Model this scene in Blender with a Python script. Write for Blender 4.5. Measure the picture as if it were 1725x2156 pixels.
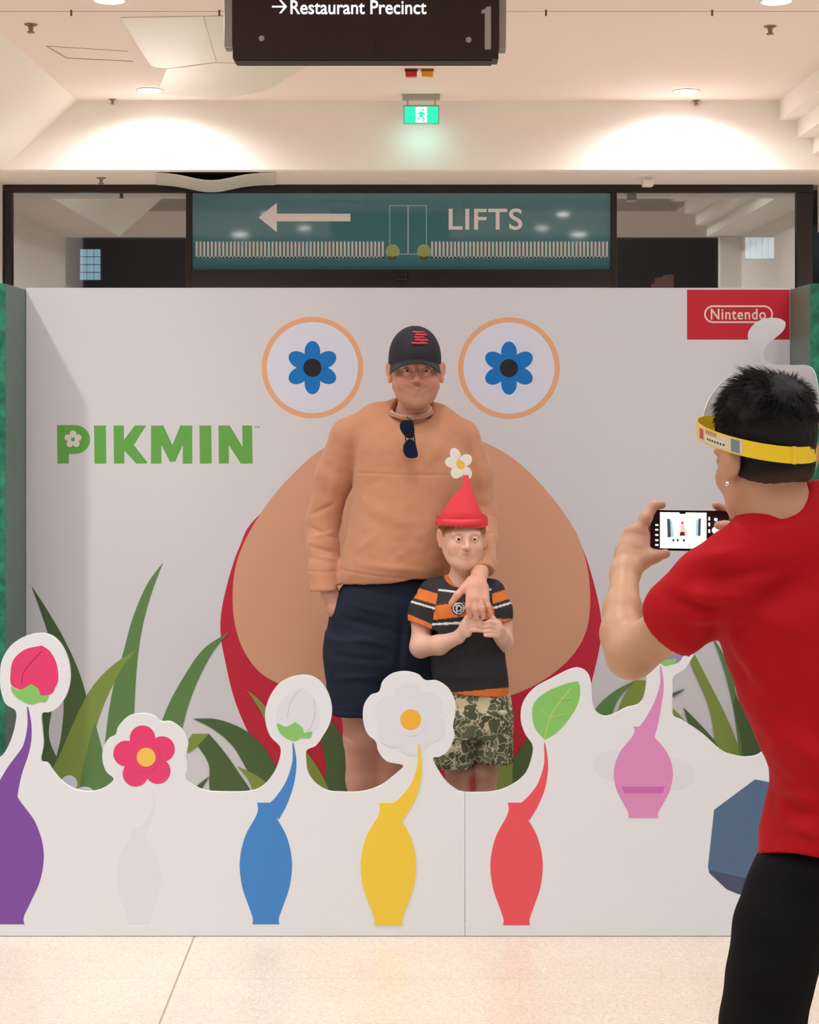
import bpy, bmesh, math, random
import numpy as np
from mathutils import Vector, Matrix
for o in list(bpy.data.objects): bpy.data.objects.remove(o, do_unlink=True)
random.seed(4); RNG = np.random.default_rng(7)
SC = bpy.context.scene
# ------------------------------------------------------------------ camera
F = 3400.0; CX = 862.5; HY = 840.0; CZ = 1.61
cam_d = bpy.data.cameras.new('camera'); cam = bpy.data.objects.new('camera', cam_d)
SC.collection.objects.link(cam); SC.camera = cam
cam.location = (0, 0, CZ); cam.rotation_euler = (math.pi/2, 0, 0)
cam_d.sensor_fit = 'HORIZONTAL'; cam_d.sensor_width = 36; cam_d.lens = 36*F/1725
cam_d.shift_y = -(1078-HY)/1725; cam_d.clip_start = .05
cam_d.dof.use_dof = False
# ------------------------------------------------------------------ world, exposure, lights
SKY_E = .78      # glowing roof panel, unseen, added for diffuse light
KEY_W = 85      # big ceiling downlights in front of the backdrop
DOWN_W = 135      # downlights by the bulkhead
w = bpy.data.worlds.new('world'); SC.world = w; w.use_nodes = True
w.node_tree.nodes['Background'].inputs[0].default_value = (.86, .88, 1, 1)
w.node_tree.nodes['Background'].inputs[1].default_value = .25
SC.view_settings.view_transform = 'Standard'; SC.view_settings.look = 'None'
SC.view_settings.gamma = 1; SC.view_settings.use_curve_mapping = False
SC.view_settings.exposure = 0.94

# ------------------------------------------------------------------ helpers
def P(px, py, D): return ((px-CX)*D/F, D, CZ-(py-HY)*D/F)
def lin(c):
    r = []
    for v in c[:3]:
        v = v/255; r.append(v/12.92 if v <= .04045 else ((v+.055)/1.055)**2.4)
    return tuple(r)+(1,)
MATS = {}
def mat(name, col=(200,200,200), rough=.6, metal=0, bump=None, spec=.5, emit=0, noise=None, attr=False, sheen=0, sss=0, coat=0):
    if name in MATS: return MATS[name]
    m = bpy.data.materials.new(name); m.use_nodes = True; nt = m.node_tree; b = nt.nodes['Principled BSDF']
    b.inputs['Base Color'].default_value = lin(col); b.inputs['Roughness'].default_value = rough
    b.inputs['Metallic'].default_value = metal; b.inputs['Specular IOR Level'].default_value = spec
    b.inputs['Sheen Weight'].default_value = sheen; b.inputs['Coat Weight'].default_value = coat
    if sss:
        b.inputs['Subsurface Weight'].default_value = sss
        b.inputs['Subsurface Radius'].default_value = (.012, .004, .002); b.inputs['Subsurface Scale'].default_value = .6
    if emit:
        b.inputs['Emission Color'].default_value = lin(col); b.inputs['Emission Strength'].default_value = emit
    tc = nt.nodes.new('ShaderNodeTexCoord')
    src = None
    if attr:
        a = nt.nodes.new('ShaderNodeAttribute'); a.attribute_name = 'Col'; src = a.outputs['Color']
        nt.links.new(src, b.inputs['Base Color'])
    if noise:
        sc, amt = noise
        n = nt.nodes.new('ShaderNodeTexNoise'); n.inputs['Scale'].default_value = sc; n.inputs['Detail'].default_value = 5
        nt.links.new(tc.outputs['Object'], n.inputs['Vector'])
        mr = nt.nodes.new('ShaderNodeMapRange'); mr.inputs[1].default_value = .3; mr.inputs[2].default_value = .7
        mr.inputs[3].default_value = 1-amt; mr.inputs[4].default_value = 1+amt
        nt.links.new(n.outputs['Fac'], mr.inputs[0])
        hv = nt.nodes.new('ShaderNodeHueSaturation'); nt.links.new(mr.outputs[0], hv.inputs['Value'])
        if src: nt.links.new(src, hv.inputs['Color'])
        else: hv.inputs['Color'].default_value = lin(col)
        nt.links.new(hv.outputs[0], b.inputs['Base Color'])
    if bump:
        sc, st = bump
        n = nt.nodes.new('ShaderNodeTexNoise'); n.inputs['Scale'].default_value = sc; n.inputs['Detail'].default_value = 3
        nt.links.new(tc.outputs['Object'], n.inputs['Vector'])
        bp = nt.nodes.new('ShaderNodeBump'); bp.inputs['Strength'].default_value = st; bp.inputs['Distance'].default_value = .002
        nt.links.new(n.outputs['Fac'], bp.inputs['Height']); nt.links.new(bp.outputs[0], b.inputs['Normal'])
    MATS[name] = m; return m
def link(name, me, parent=None):
    o = bpy.data.objects.new(name, me); SC.collection.objects.link(o)
    if parent is not None: o.parent = parent
    return o
def empty(name, label, cat, loc=(0,0,0), group=None):
    o = link(name, None); o.location = loc; o.empty_display_size = .1
    tag(o, label, cat, group); bpy.context.view_layer.update(); return o
def tag(o, label, cat, group=None, kind=None):
    if label: o['label'] = label
    if cat: o['category'] = cat
    if group: o['group'] = group
    if kind: o['kind'] = kind
    return o
def local(o, verts):
    """world verts -> parent space (parents here are only translated)"""
    return verts
def build(name, verts, faces, mats, parent=None, fm=None, smooth=False, col=None, off=None):
    """verts are world coordinates; the object's origin goes to its parent's origin or its own base"""
    v = np.array(verts, dtype=np.float64).reshape(-1, 3)
    if parent is not None:
        org = np.array(parent.matrix_world.translation)
    elif off is not None: org = np.array(off)
    else:
        org = np.array([(v[:,0].min()+v[:,0].max())/2, (v[:,1].min()+v[:,1].max())/2, v[:,2].min()])
    v = v-org
    me = bpy.data.meshes.new(name)
    if isinstance(faces, np.ndarray):
        n = len(faces); me.vertices.add(len(v)); me.vertices.foreach_set('co', v.astype(np.float32).ravel())
        me.loops.add(n*4); me.loops.foreach_set('vertex_index', faces.astype(np.int32).ravel())
        me.polygons.add(n); me.polygons.foreach_set('loop_start', np.arange(0, n*4, 4, dtype=np.int32))
        me.polygons.foreach_set('loop_total', np.full(n, 4, dtype=np.int32))
        me.update(calc_edges=True); me.validate()
    else:
        me.from_pydata([tuple(p) for p in v], [], faces); me.update()
    if not isinstance(mats, (list, tuple)): mats = [mats]
    for m in mats: me.materials.append(m)
    if fm is not None: me.polygons.foreach_set('material_index', np.array(fm, dtype=np.int32))
    if smooth: me.polygons.foreach_set('use_smooth', np.ones(len(me.polygons), dtype=bool))
    if col is not None:
        a = me.color_attributes.new('Col', 'FLOAT_COLOR', 'POINT')
        c = np.ones((len(v), 4), dtype=np.float32); c[:, :3] = col; a.data.foreach_set('color', c.ravel())
    o = link(name, me, parent)
    if parent is None: o.location = tuple(org)
    bpy.context.view_layer.update()
    return o
class MB:
    """collects solids that belong to one mesh"""
    def __init__(s): s.v = []; s.f = []; s.m = []; s.mats = []
    def _mi(s, m):
        if m not in s.mats: s.mats.append(m)
        return s.mats.index(m)
    def add(s, v, f, m):
        b = len(s.v); s.v += [tuple(p) for p in v]; s.f += [tuple(i+b for i in q) for q in f]; s.m += [s._mi(m)]*len(f); return s
    def box(s, lo, hi, m, bev=0):
        bm = bmesh.new(); bmesh.ops.create_cube(bm, size=1)
        for v in bm.verts: v.co = Vector([(lo[i]+hi[i])/2+v.co[i]*(hi[i]-lo[i]) for i in range(3)])
        if bev: bmesh.ops.bevel(bm, geom=bm.edges[:], offset=bev, segments=2, affect='EDGES', profile=.5)
        return s.bm(bm, m)
    def bm(s, bm, m):
        bm.verts.ensure_lookup_table(); bm.verts.index_update()
        s.add([v.co[:] for v in bm.verts], [[v.index for v in f.verts] for f in bm.faces], m); bm.free(); return s
    def cyl(s, a, b, ra, rb, m, n=24, caps=True):
        a = Vector(a); b = Vector(b); d = (b-a); q = d.to_track_quat('Z', 'Y').to_matrix()
        v = []
        for c, r in ((a, ra), (b, rb)):
            for i in range(n):
                t = 2*math.pi*i/n; v.append(c+q@Vector((math.cos(t)*r, math.sin(t)*r, 0)))
        f = [(i, (i+1) % n, n+(i+1) % n, n+i) for i in range(n)]
        if caps: f += [tuple(range(n-1, -1, -1)), tuple(range(n, 2*n))]
        return s.add(v, f, m)
    def tube(s, pts, r, m, n=8, closed=False):
        pts = [Vector(p) for p in pts]; k = len(pts); v = []
        rr = r if isinstance(r, (list, tuple)) else [r]*k
        up = Vector((0, 0, 1))
        for i, p in enumerate(pts):
            t = (pts[(i+1) % k]-pts[i-1]) if (closed or 0 < i < k-1) else (pts[1]-pts[0] if i == 0 else pts[-1]-pts[-2])
            t.normalize(); a = t.cross(up)
            if a.length < 1e-3: a = t.cross(Vector((1, 0, 0)))
            a.normalize(); b = t.cross(a)
            for j in range(n):
                th = 2*math.pi*j/n; v.append(p+a*math.cos(th)*rr[i]+b*math.sin(th)*rr[i])
        f = []
        for i in range(k if closed else k-1):
            for j in range(n):
                i2 = (i+1) % k; f.append((i*n+j, i*n+(j+1) % n, i2*n+(j+1) % n, i2*n+j))
        if not closed: f += [tuple(range(n-1, -1, -1)), tuple(range((k-1)*n, k*n))]
        return s.add(v, f, m)
    def prism(s, poly, y0, y1, m):
        """closed (x, z) polygon extruded along y from y0 (front) to y1 (back)"""
        a = sum(poly[i][0]*poly[(i+1) % len(poly)][1]-poly[(i+1) % len(poly)][0]*poly[i][1] for i in range(len(poly)))
        if a < 0: poly = poly[::-1]
        n = len(poly)
        v = [(x, y0, z) for x, z in poly]+[(x, y1, z) for x, z in poly]
        from mathutils.geometry import tessellate_polygon
        tri = tessellate_polygon([[Vector((x, z, 0)) for x, z in poly]])
        f = []
        for t in tri:
            (x0, z0), (x1, z1), (x2, z2) = (poly[i] for i in t)
            t = tuple(t) if (x1-x0)*(z2-z0)-(x2-x0)*(z1-z0) > 0 else tuple(t[::-1])
            f.append(t); f.append(tuple(i+n for i in t[::-1]))
        f += [(i, n+i, n+(i+1) % n, (i+1) % n) for i in range(n)]
        return s.add(v, f, m)
    def done(s, name, parent=None, smooth=False, off=None):
        return build(name, s.v, s.f, s.mats, parent, s.m, smooth, off=off)
def struct(o): o['kind'] = 'structure'; return o
def spl(pts, closed=True, n=8):
    """Catmull-Rom through points; a point with a third value True is a sharp corner"""
    k = len(pts); out = []
    for i in range(k if closed else k-1):
        p1 = pts[i]; p2 = pts[(i+1) % k]; p0 = pts[i-1] if (closed or i > 0) else p1; p3 = pts[(i+2) % k] if (closed or i+2 < k) else p2
        c1 = len(p1) > 2; c2 = len(p2) > 2
        if c1: p0 = p1
        if c2: p3 = p2
        for j in range(n):
            t = j/n; r = []
            for a in (0, 1):
                m1 = (p2[a]-p0[a])/2 if not c1 else (p2[a]-p1[a])*.7
                m2 = (p3[a]-p1[a])/2 if not c2 else (p2[a]-p1[a])*.7
                r.append((2*t**3-3*t*t+1)*p1[a]+(t**3-2*t*t+t)*m1+(-2*t**3+3*t*t)*p2[a]+(t**3-t*t)*m2)
            out.append(tuple(r))
    if not closed: out.append(tuple(pts[-1][:2]))
    return out
def circ(cx, cy, r, n=48, ry=None, rot=0):
    ry = ry or r; o = []
    for i in range(n):
        t = 2*math.pi*i/n; x = math.cos(t)*r; y = math.sin(t)*ry
        o.append((cx+x*math.cos(rot)-y*math.sin(rot), cy+x*math.sin(rot)+y*math.cos(rot)))
    return o
def xz(poly, D): return [((x-CX)*D/F, CZ-(y-HY)*D/F) for x, y in poly]
class Print:
    """flat artwork printed on a board whose face is at y = D; shapes given in order, later ones on top"""
    def __init__(s, D, step=.00025): s.mb = MB(); s.D = D; s.k = 1; s.step = step
    def p(s, poly, m):
        s.mb.prism(xz(poly, s.D), s.D-s.step*s.k, s.D+.0005, m); s.k += 1; return s
    def same(s, poly, m):
        s.k -= 1; return s.p(poly, m)
    def line(s, pts, wd, m):
        """stroke with per-point or constant width (pixels)"""
        n = len(pts); L = []; R = []
        for i, p in enumerate(pts):
            a = pts[max(0, i-1)]; b = pts[min(n-1, i+1)]; dx = b[0]-a[0]; dy = b[1]-a[1]; l = math.hypot(dx, dy) or 1
            ww = (wd[i] if isinstance(wd, list) else wd)/2; L.append((p[0]-dy/l*ww, p[1]+dx/l*ww)); R.append((p[0]+dy/l*ww, p[1]-dx/l*ww))
        return s.p(L+R[::-1], m)
    def done(s, name, parent): return s.mb.done(name, parent)
def text(name, s, box, D, depth, m, parent, offset=0, space=1.0, mirror=False):
    cu = bpy.data.curves.new(name, 'FONT'); cu.body = s; cu.offset = offset; cu.space_character = space; cu.extrude = .05
    t = bpy.data.objects.new('t', cu); SC.collection.objects.link(t); bpy.context.view_layer.update()
    me = bpy.data.meshes.new_from_object(t.evaluated_get(bpy.context.evaluated_depsgraph_get()))
    v = np.array([x.co[:] for x in me.vertices]); f = [tuple(p.vertices) for p in me.polygons]
    bpy.data.objects.remove(t, do_unlink=True); bpy.data.meshes.remove(me)
    lo = v.min(0); hi = v.max(0); q = (v-lo)/(hi-lo)
    if mirror: q[:, 0] = 1-q[:, 0]
    x0, z1 = xz([(box[0], box[1])], D)[0]; x1, z0 = xz([(box[2], box[3])], D)[0]
    out = np.stack([x0+q[:, 0]*(x1-x0), D-depth*q[:, 2], z0+q[:, 1]*(z1-z0)], 1)
    return build(name, out, f, m, parent)
# ------------------------------------------------------------------ signed-distance modelling for bodies and clothes
def axis(lo, hi, h, fine=()):
    a = [lo]
    while a[-1] < hi:
        x = a[-1]; st = h
        for (f0, f1, fh) in fine:
            if f0-h <= x <= f1: st = min(st, fh)
        a.append(x+st)
    return np.array(a, dtype=np.float32)
class SDF:
    def __init__(s, ax, ay, az):
        s.a = [ax, ay, az]; s.D = np.full((len(ax), len(ay), len(az)), 1.0, np.float32)
    def op(s, f, lo, hi, k=0.0, mode='u', frame=None):
        sl = []
        for i in range(3):
            i0 = max(0, np.searchsorted(s.a[i], lo[i]-k-.012)); i1 = min(len(s.a[i]), np.searchsorted(s.a[i], hi[i]+k+.012))
            if i1 <= i0: return s
            sl.append(slice(i0, i1))
        sl = tuple(sl)
        x = s.a[0][sl[0]][:, None, None]; y = s.a[1][sl[1]][None, :, None]; z = s.a[2][sl[2]][None, None, :]
        if frame is not None:
            o, R, sc = frame; dx = x-o[0]; dy = y-o[1]; dz = z-o[2]
            x = (dx*R[0][0]+dy*R[1][0]+dz*R[2][0])/sc; y = (dx*R[0][1]+dy*R[1][1]+dz*R[2][1])/sc; z = (dx*R[0][2]+dy*R[1][2]+dz*R[2][2])/sc
            d = f(x, y, z)*sc
        else: d = f(x, y, z)
        cur = s.D[sl]
        if mode == 'u': b = d; a = cur
        else: b = -d; a = cur
        if mode == 'u':
            r = np.minimum(a, b)
            if k: h = np.maximum(k-np.abs(a-b), 0)/k; r = r-h*h*k/4
        elif mode == 's':
            r = np.maximum(a, b)
            if k: h = np.maximum(k-np.abs(a-b), 0)/k; r = r+h*h*k/4
        elif mode == 'i':
            b = d; r = np.maximum(a, b)
            if k: h = np.maximum(k-np.abs(a-b), 0)/k; r = r+h*h*k/4
        s.D[sl] = r; return s
    def _fr(s, pts, r, frame):
        if frame is None: pts = np.array(pts); return pts.min(0)-r, pts.max(0)+r
        o, R, sc = frame; R = np.array(R); q = np.array([np.array(o)+R@(np.array(p)*sc) for p in pts]); return q.min(0)-r*sc, q.max(0)+r*sc
    def rc(s, a, b, ra, rb, k=0.0, mode='u', frame=None, flat=None):
        a_ = np.array(a, float); b_ = np.array(b, float); ba = b_-a_; l2 = max(1e-9, float(ba@ba))
        def f(x, y, z):
            px = x-a_[0]; py = y-a_[1]; pz = z-a_[2]
            t = np.clip((px*ba[0]+py*ba[1]+pz*ba[2])/l2, 0, 1)
            qx = px-t*ba[0]; qy = py-t*ba[1]; qz = pz-t*ba[2]
            q = qx*qx+qy*qy+qz*qz
            if flat:
                n, sc = flat; q = q+(1/sc**2-1)*(qx*n[0]+qy*n[1]+qz*n[2])**2
            return np.sqrt(q)-(ra+(rb-ra)*t)
        lo, hi = s._fr([a, b], max(ra, rb), frame); return s.op(f, lo, hi, k, mode, frame)
    def chain(s, pts, k=.01, mode='u', frame=None, flat=None):
        """pts: (x,y,z,r)"""
        for p, q in zip(pts[:-1], pts[1:]): s.rc(p[:3], q[:3], p[3], q[3], k, mode, frame, flat)
        return s
    def ell(s, c, r, k=0.0, mode='u', frame=None):
        def f(x, y, z):
            X = (x-c[0])/r[0]; Y = (y-c[1])/r[1]; Z = (z-c[2])/r[2]
            k0 = np.sqrt(X*X+Y*Y+Z*Z); k1 = np.sqrt((X/r[0])**2+(Y/r[1])**2+(Z/r[2])**2)+1e-6
            return k0*(k0-1)/k1
        lo, hi = s._fr([c], max(r), frame); return s.op(f, lo, hi, k, mode, frame)
    def loft(s, sec, k=0.0, n=2.3, mode='u', cap=True):
        """sec: (z, cx, cy, rx, ry) any order"""
        sec = sorted(sec); A = np.array(sec); zs = A[:, 0]
        def f(x, y, z):
            cx, cy, rx, ry = (smooth_interp(z, zs, A[:, i]) for i in (1, 2, 3, 4))
            d = (((np.abs(x-cx)/rx)**n+(np.abs(y-cy)/ry)**n)**(1/n)-1)*np.minimum(rx, ry)
            if cap: d = np.maximum(d, np.maximum(zs[0]-z, z-zs[-1]))
            return d
        lo = [(A[:, 1]-A[:, 3]).min(), (A[:, 2]-A[:, 4]).min(), zs[0]]; hi = [(A[:, 1]+A[:, 3]).max(), (A[:, 2]+A[:, 4]).max(), zs[-1]]
        return s.op(f, lo, hi, k, mode)
    def cut(s, p, n, k=0.0, lo=None, hi=None):
        """keep the side the normal n points away from"""
        n = np.array(n, float); n /= np.linalg.norm(n)
        f = lambda x, y, z: (x-p[0])*n[0]+(y-p[1])*n[1]+(z-p[2])*n[2]
        return s.op(f, lo if lo is not None else [-99]*3, hi if hi is not None else [99]*3, k, 'i')
    def mesh(s, smooth=2):
        D = s.D; nx, ny, nz = D.shape; ins = D < 0
        any_ = np.zeros((nx-1, ny-1, nz-1), bool); all_ = np.ones((nx-1, ny-1, nz-1), bool)
        for i in (0, 1):
            for j in (0, 1):
                for k in (0, 1):
                    q = ins[i:nx-1+i, j:ny-1+j, k:nz-1+k]; any_ |= q; all_ &= q
        act = np.argwhere(any_ & ~all_); idx = np.full((nx-1, ny-1, nz-1), -1, np.int32)
        I, J, K = act.T; idx[I, J, K] = np.arange(len(act))
        acc = np.zeros((len(act), 3)); cnt = np.zeros(len(act)); ax = s.a
        for d in range(3):
            o1, o2 = [(1, 2), (0, 2), (0, 1)][d]
            for u in (0, 1):
                for v in (0, 1):
                    off = [0, 0, 0]; off[o1] = u; off[o2] = v; end = list(off); end[d] = 1
                    A = (I+off[0], J+off[1], K+off[2]); B = (I+end[0], J+end[1], K+end[2])
                    da = D[A]; db = D[B]; m = (da < 0) != (db < 0); t = np.where(m, da/(da-db+1e-12), 0)
                    pa = np.stack([ax[c][A[c]] for c in range(3)], 1); pb = np.stack([ax[c][B[c]] for c in range(3)], 1)
                    acc[m] += (pa+(pb-pa)*t[:, None])[m]; cnt[m] += 1
        V = acc/cnt[:, None]; Q = []
        for d in range(3):
            sl0 = [slice(None)]*3; sl1 = [slice(None)]*3; sl0[d] = slice(0, -1); sl1[d] = slice(1, None)
            a = ins[tuple(sl0)]; b = ins[tuple(sl1)]; e = np.argwhere(a != b)
            o1, o2 = [(1, 2), (2, 0), (0, 1)][d]
            e = e[(e[:, o1] > 0) & (e[:, o2] > 0) & (e[:, o1] < D.shape[o1]-1) & (e[:, o2] < D.shape[o2]-1)]
            c = []
            for u, v in ((-1, -1), (0, -1), (0, 0), (-1, 0)):
                q = e.copy(); q[:, o1] += u; q[:, o2] += v; c.append(idx[q[:, 0], q[:, 1], q[:, 2]])
            q = np.stack(c, 1); fl = ~ins[e[:, 0], e[:, 1], e[:, 2]]; q[fl] = q[fl][:, ::-1]; Q.append(q)
        Q = np.concatenate(Q); Q = Q[(Q >= 0).all(1)]
        # keep only the largest connected part
        for _ in range(smooth): V = lap(V, Q, .5)
        return V, Q
def smooth_interp(z, zs, v):
    """cubic (Catmull-Rom) interpolation of a profile"""
    m = np.gradient(v, zs) if len(zs) > 2 else np.full(len(zs), (v[-1]-v[0])/(zs[-1]-zs[0]))
    zc = np.clip(z, zs[0], zs[-1]); i = np.clip(np.searchsorted(zs, zc)-1, 0, len(zs)-2)
    h = zs[i+1]-zs[i]; t = (zc-zs[i])/h
    return ((2*t**3-3*t*t+1)*v[i]+(t**3-2*t*t+t)*h*m[i]+(-2*t**3+3*t*t)*v[i+1]+(t**3-t*t)*h*m[i+1]).astype(np.float32)
def lap(V, Q, f):
    n = len(V); s = np.zeros((n, 3)); c = np.zeros(n)
    for i in range(4):
        a = Q[:, i]; b = Q[:, (i+1) % 4]
        for d in range(3): s[:, d] += np.bincount(a, V[b, d], n)+np.bincount(b, V[a, d], n)
        c += np.bincount(a, minlength=n)+np.bincount(b, minlength=n)
    c = np.maximum(c, 1); return V+(s/c[:, None]-V)*f
def normals(V, Q):
    n = np.cross(V[Q[:, 2]]-V[Q[:, 0]], V[Q[:, 3]]-V[Q[:, 1]]); N = np.zeros_like(V)
    for i in range(4):
        for d in range(3): N[:, d] += np.bincount(Q[:, i], n[:, d], len(V))
    return N/(np.linalg.norm(N, axis=1)[:, None]+1e-12)
def vnoise(P_, sc, seed=0):
    p = np.asarray(P_)*sc+seed*17.3; i = np.floor(p).astype(np.int64); f = p-i; f = f*f*(3-2*f); r = 0
    def h(a, b, c):
        q = (a*374761393+b*668265263+c*2147483647+seed*97) & 0xffffffff; q = ((q ^ (q >> 13))*1274126177) & 0xffffffff; return ((q ^ (q >> 16)) & 0xffff)/65535.0
    for a in (0, 1):
        for b in (0, 1):
            for c in (0, 1):
                wgt = (f[:, 0] if a else 1-f[:, 0])*(f[:, 1] if b else 1-f[:, 1])*(f[:, 2] if c else 1-f[:, 2])
                r = r+wgt*h(i[:, 0]+a, i[:, 1]+b, i[:, 2]+c)
    return r*2-1
def segdist(V, a, b):
    a = np.array(a); b = np.array(b); ba = b-a; t = np.clip(((V-a)@ba)/(ba@ba), 0, 1); return np.linalg.norm(V-a-t[:, None]*ba, axis=1), t
def folds(V, Q, lst, noise=()):
    """lst: (a, b, width, amplitude): soft creases or ridges between two points, pushed along the normal"""
    N = normals(V, Q); d = np.zeros(len(V))
    for a, b, wd, am in lst:
        a = np.array(a)*(1,.2,1); b = np.array(b)*(1,.2,1); ds, t = segdist(V*(1,.2,1), a, b)
        d += am*np.exp(-(ds/wd)**2)*(.25+.75*np.sin(np.pi*np.clip(t, 0, 1)))*np.clip(-N[:, 1]*2+.3, 0, 1)
    for sc, am, st in noise: d += am*vnoise(V*np.array(st), sc, 3)
    return V+N*d[:, None]
def rot(yaw=0, pitch=0, roll=0):
    return np.array((Matrix.Rotation(yaw, 3, 'Z')@Matrix.Rotation(pitch, 3, 'X')@Matrix.Rotation(roll, 3, 'Y')))
def head(S, fr, eyes=True, smile=0, ear=1.0, wide=1.0, lid_open=1.0, eo=0):
    """head facing local -y, origin between the eyes' level and the skull centre (adult metres)"""
    W = wide; kw = dict(frame=fr)
    S.ell((0, .018, .035), (.076*W, .095, .083), .0, **kw)
    S.ell((0, -.015, -.03), (.066*W, .074, .088), .03, **kw)
    S.ell((0, -.034, -.078), (.050*W, .048, .036), .03, **kw)
    S.ell((0, -.070, -.098), (.021, .018, .017), .025, **kw)
    for s_ in (-1, 1):
        S.ell((s_*.036*W, -.062, -.03), (.026, .022, .024), .02, **kw)
        S.rc((s_*.012, -.085, .022), (s_*.045*W, -.074, .021), .009, .008, .016, **kw)
        S.ell((s_*.031, -.100, .002), (.019, .017, .012), .012, 's', **kw)
        S.rc((s_*.055*W, .0, -.05), (s_*.03*W, -.055, -.09), .018, .014, .02, **kw)
    S.rc((0, -.088, .012), (0, -.110, -.024), .0065, .010, .012, **kw)
    for s_ in (-1, 1):
        S.ell((s_*.0115, -.100, -.028), (.0075, .009, .0065), .006, **kw)
        S.ell((s_*.006, -.108, -.034), (.003, .004, .003), .003, 's', **kw)
    up = .008*smile
    S.ell((0, -.080, -.058), (.026, .016, .018), .012, **kw)
    for s_ in (-1, 1):
        S.rc((s_*.002, -.0955, -.0505), (s_*(.023+.007*smile), -.084, -.053+up), .0042, .002, .004, **kw)
        S.rc((0, -.0945, -.0615), (s_*(.019+.006*smile), -.084, -.0585+up), .0052, .002, .004, **kw)
        S.rc((0, -.1015, -.0560), (s_*(.026+.008*smile), -.086, -.0548+up*1.2), .0016, .0012, .002, 's', **kw)
    if eyes:
        for s_ in (-1, 1):
            # eyelids close over an eyeball built as a part of its own
            def lid(x, y, z, s_=s_):
                r = np.sqrt((x-s_*.031)**2+(y+.079)**2+(z-.003)**2)-.0142
                op = np.minimum((z-.003)+.0035*lid_open, .0068*lid_open-(z-.003)-.35*np.abs(x-s_*.031))
                return np.maximum(r, op)
            lo, hi = S._fr([(s_*.031, -.079, .003)], .017, fr); S.op(lid, lo, hi, .003, 'u', fr)
    for s_ in (-1, 1):
        e = ear
        if eo: S.ell((s_*(.078*W+eo*.6), .024, -.004), (.006+eo*.5, .014*e, .026*e), .008, **kw)
        S.ell((s_*(.078*W+eo), .016, -.002), (.009*e, .019*e, .031*e), .010, **kw)
        S.ell((s_*(.086*W+eo), .022, .006), (.007*e, .014*e, .022*e), .006, **kw)
        S.ell((s_*(.091*W+eo), .010-eo, .002), (.007, .010*e, .018*e), .006, 's', **kw)
        S.ell((s_*(.080*W+eo*.7), .008, -.030), (.007*e, .009*e, .010*e), .006, **kw)
def to_local(V, fr):
    o, R, sc = fr; return ((V-np.array(o))@np.array(R))/sc
def from_local(p, fr):
    o, R, sc = fr; return np.array(o)+np.array(R)@(np.array(p)*sc)
def g(L, c, r):
    """soft mask around local point"""
    return np.exp(-(((L-np.array(c))/np.array(r))**2).sum(1))
def mixc(C, c2, m):
    m = np.clip(m, 0, 1)[:, None]; return C*(1-m)+np.array(lin(c2)[:3])*m
def eyes(fr, parent, iris):
    mw = mat('eye_white', (222,218,214), .2); mi = mat('eye_iris_'+iris[0], iris[1], .2); mk = mat('eye_pupil', (12,12,14), .15)
    for s_ in (-1, 1):
        bm = bmesh.new(); bmesh.ops.create_uvsphere(bm, u_segments=32, v_segments=24, radius=.0128)
        o, R, sc = fr
        vs = []; 
        for v in bm.verts:
            q = Vector((v.co.x, -v.co.z, v.co.y)); vs.append(from_local((s_*.031+q.x, -.079+q.y, .003+q.z), fr))
        fs = []; ms = []
        for f in bm.faces:
            c = f.calc_center_median(); r = math.hypot(c.x, c.y); fs.append([v.index for v in f.verts])
            ms.append(2 if (c.z > 0 and r < .0026) else 1 if (c.z > 0 and r < .0062) else 0)
        bm.free(); build('eye', vs, fs, [mw, mi, mk], parent, ms, True)
def strands(name, roots, dirs, lens, wid, m, parent, bend=(0, 0, -.3), seg=5, col=None, jit=.15):
    V = []; Fq = []; n = len(roots)
    d = dirs/np.linalg.norm(dirs, axis=1)[:, None]; side = np.cross(d, RNG.normal(size=(n, 3))); side /= np.linalg.norm(side, axis=1)[:, None]
    p = roots.copy(); rows = []
    for k in range(seg+1):
        t = k/seg; wv = wid*(1-.85*t**1.5)
        third = np.cross(side, d)
        rows.append(np.stack([p+side*wv, p-side*wv*.5+third*wv*.8, p-side*wv*.5-third*wv*.8], 1))
        p = p+d*(lens/seg)[:, None]; d = d+np.array(bend)/seg+RNG.normal(size=(n, 3))*jit/seg; d /= np.linalg.norm(d, axis=1)[:, None]
    A = np.stack(rows, 1)  # n, seg+1, 3, 3
    V = A.reshape(-1, 3); base = np.arange(n)[:, None]*(seg+1)*3; F_ = []
    for k in range(seg):
        for j in range(3):
            F_.append(np.stack([base[:, 0]+k*3+j, base[:, 0]+k*3+(j+1) % 3, base[:, 0]+(k+1)*3+(j+1) % 3, base[:, 0]+(k+1)*3+j], 1))
    Fq = np.concatenate(F_)
    c = None
    if col is not None: c = np.repeat(col, (seg+1)*3, axis=0)
    return build(name, V, Fq, m, parent, None, True, c)
# ================================================================== the setting
CEIL = 3.9; BY = 12.4; GY = 13.3; SOF = 3.37
M_ceil = mat('ceiling_paint_warm_lit', (248,233,227), .7, bump=(6,.05)); M_wall = mat('wall_paint', (250,245,241), .7)  # white ceiling; pink of the warm light is put into its paint
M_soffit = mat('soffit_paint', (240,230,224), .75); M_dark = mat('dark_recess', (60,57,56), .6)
M_frame = mat('door_frame_dark', (46,40,39), .35, .4); M_alu = mat('brushed_aluminium', (178,176,174), .32, .9)
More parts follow.
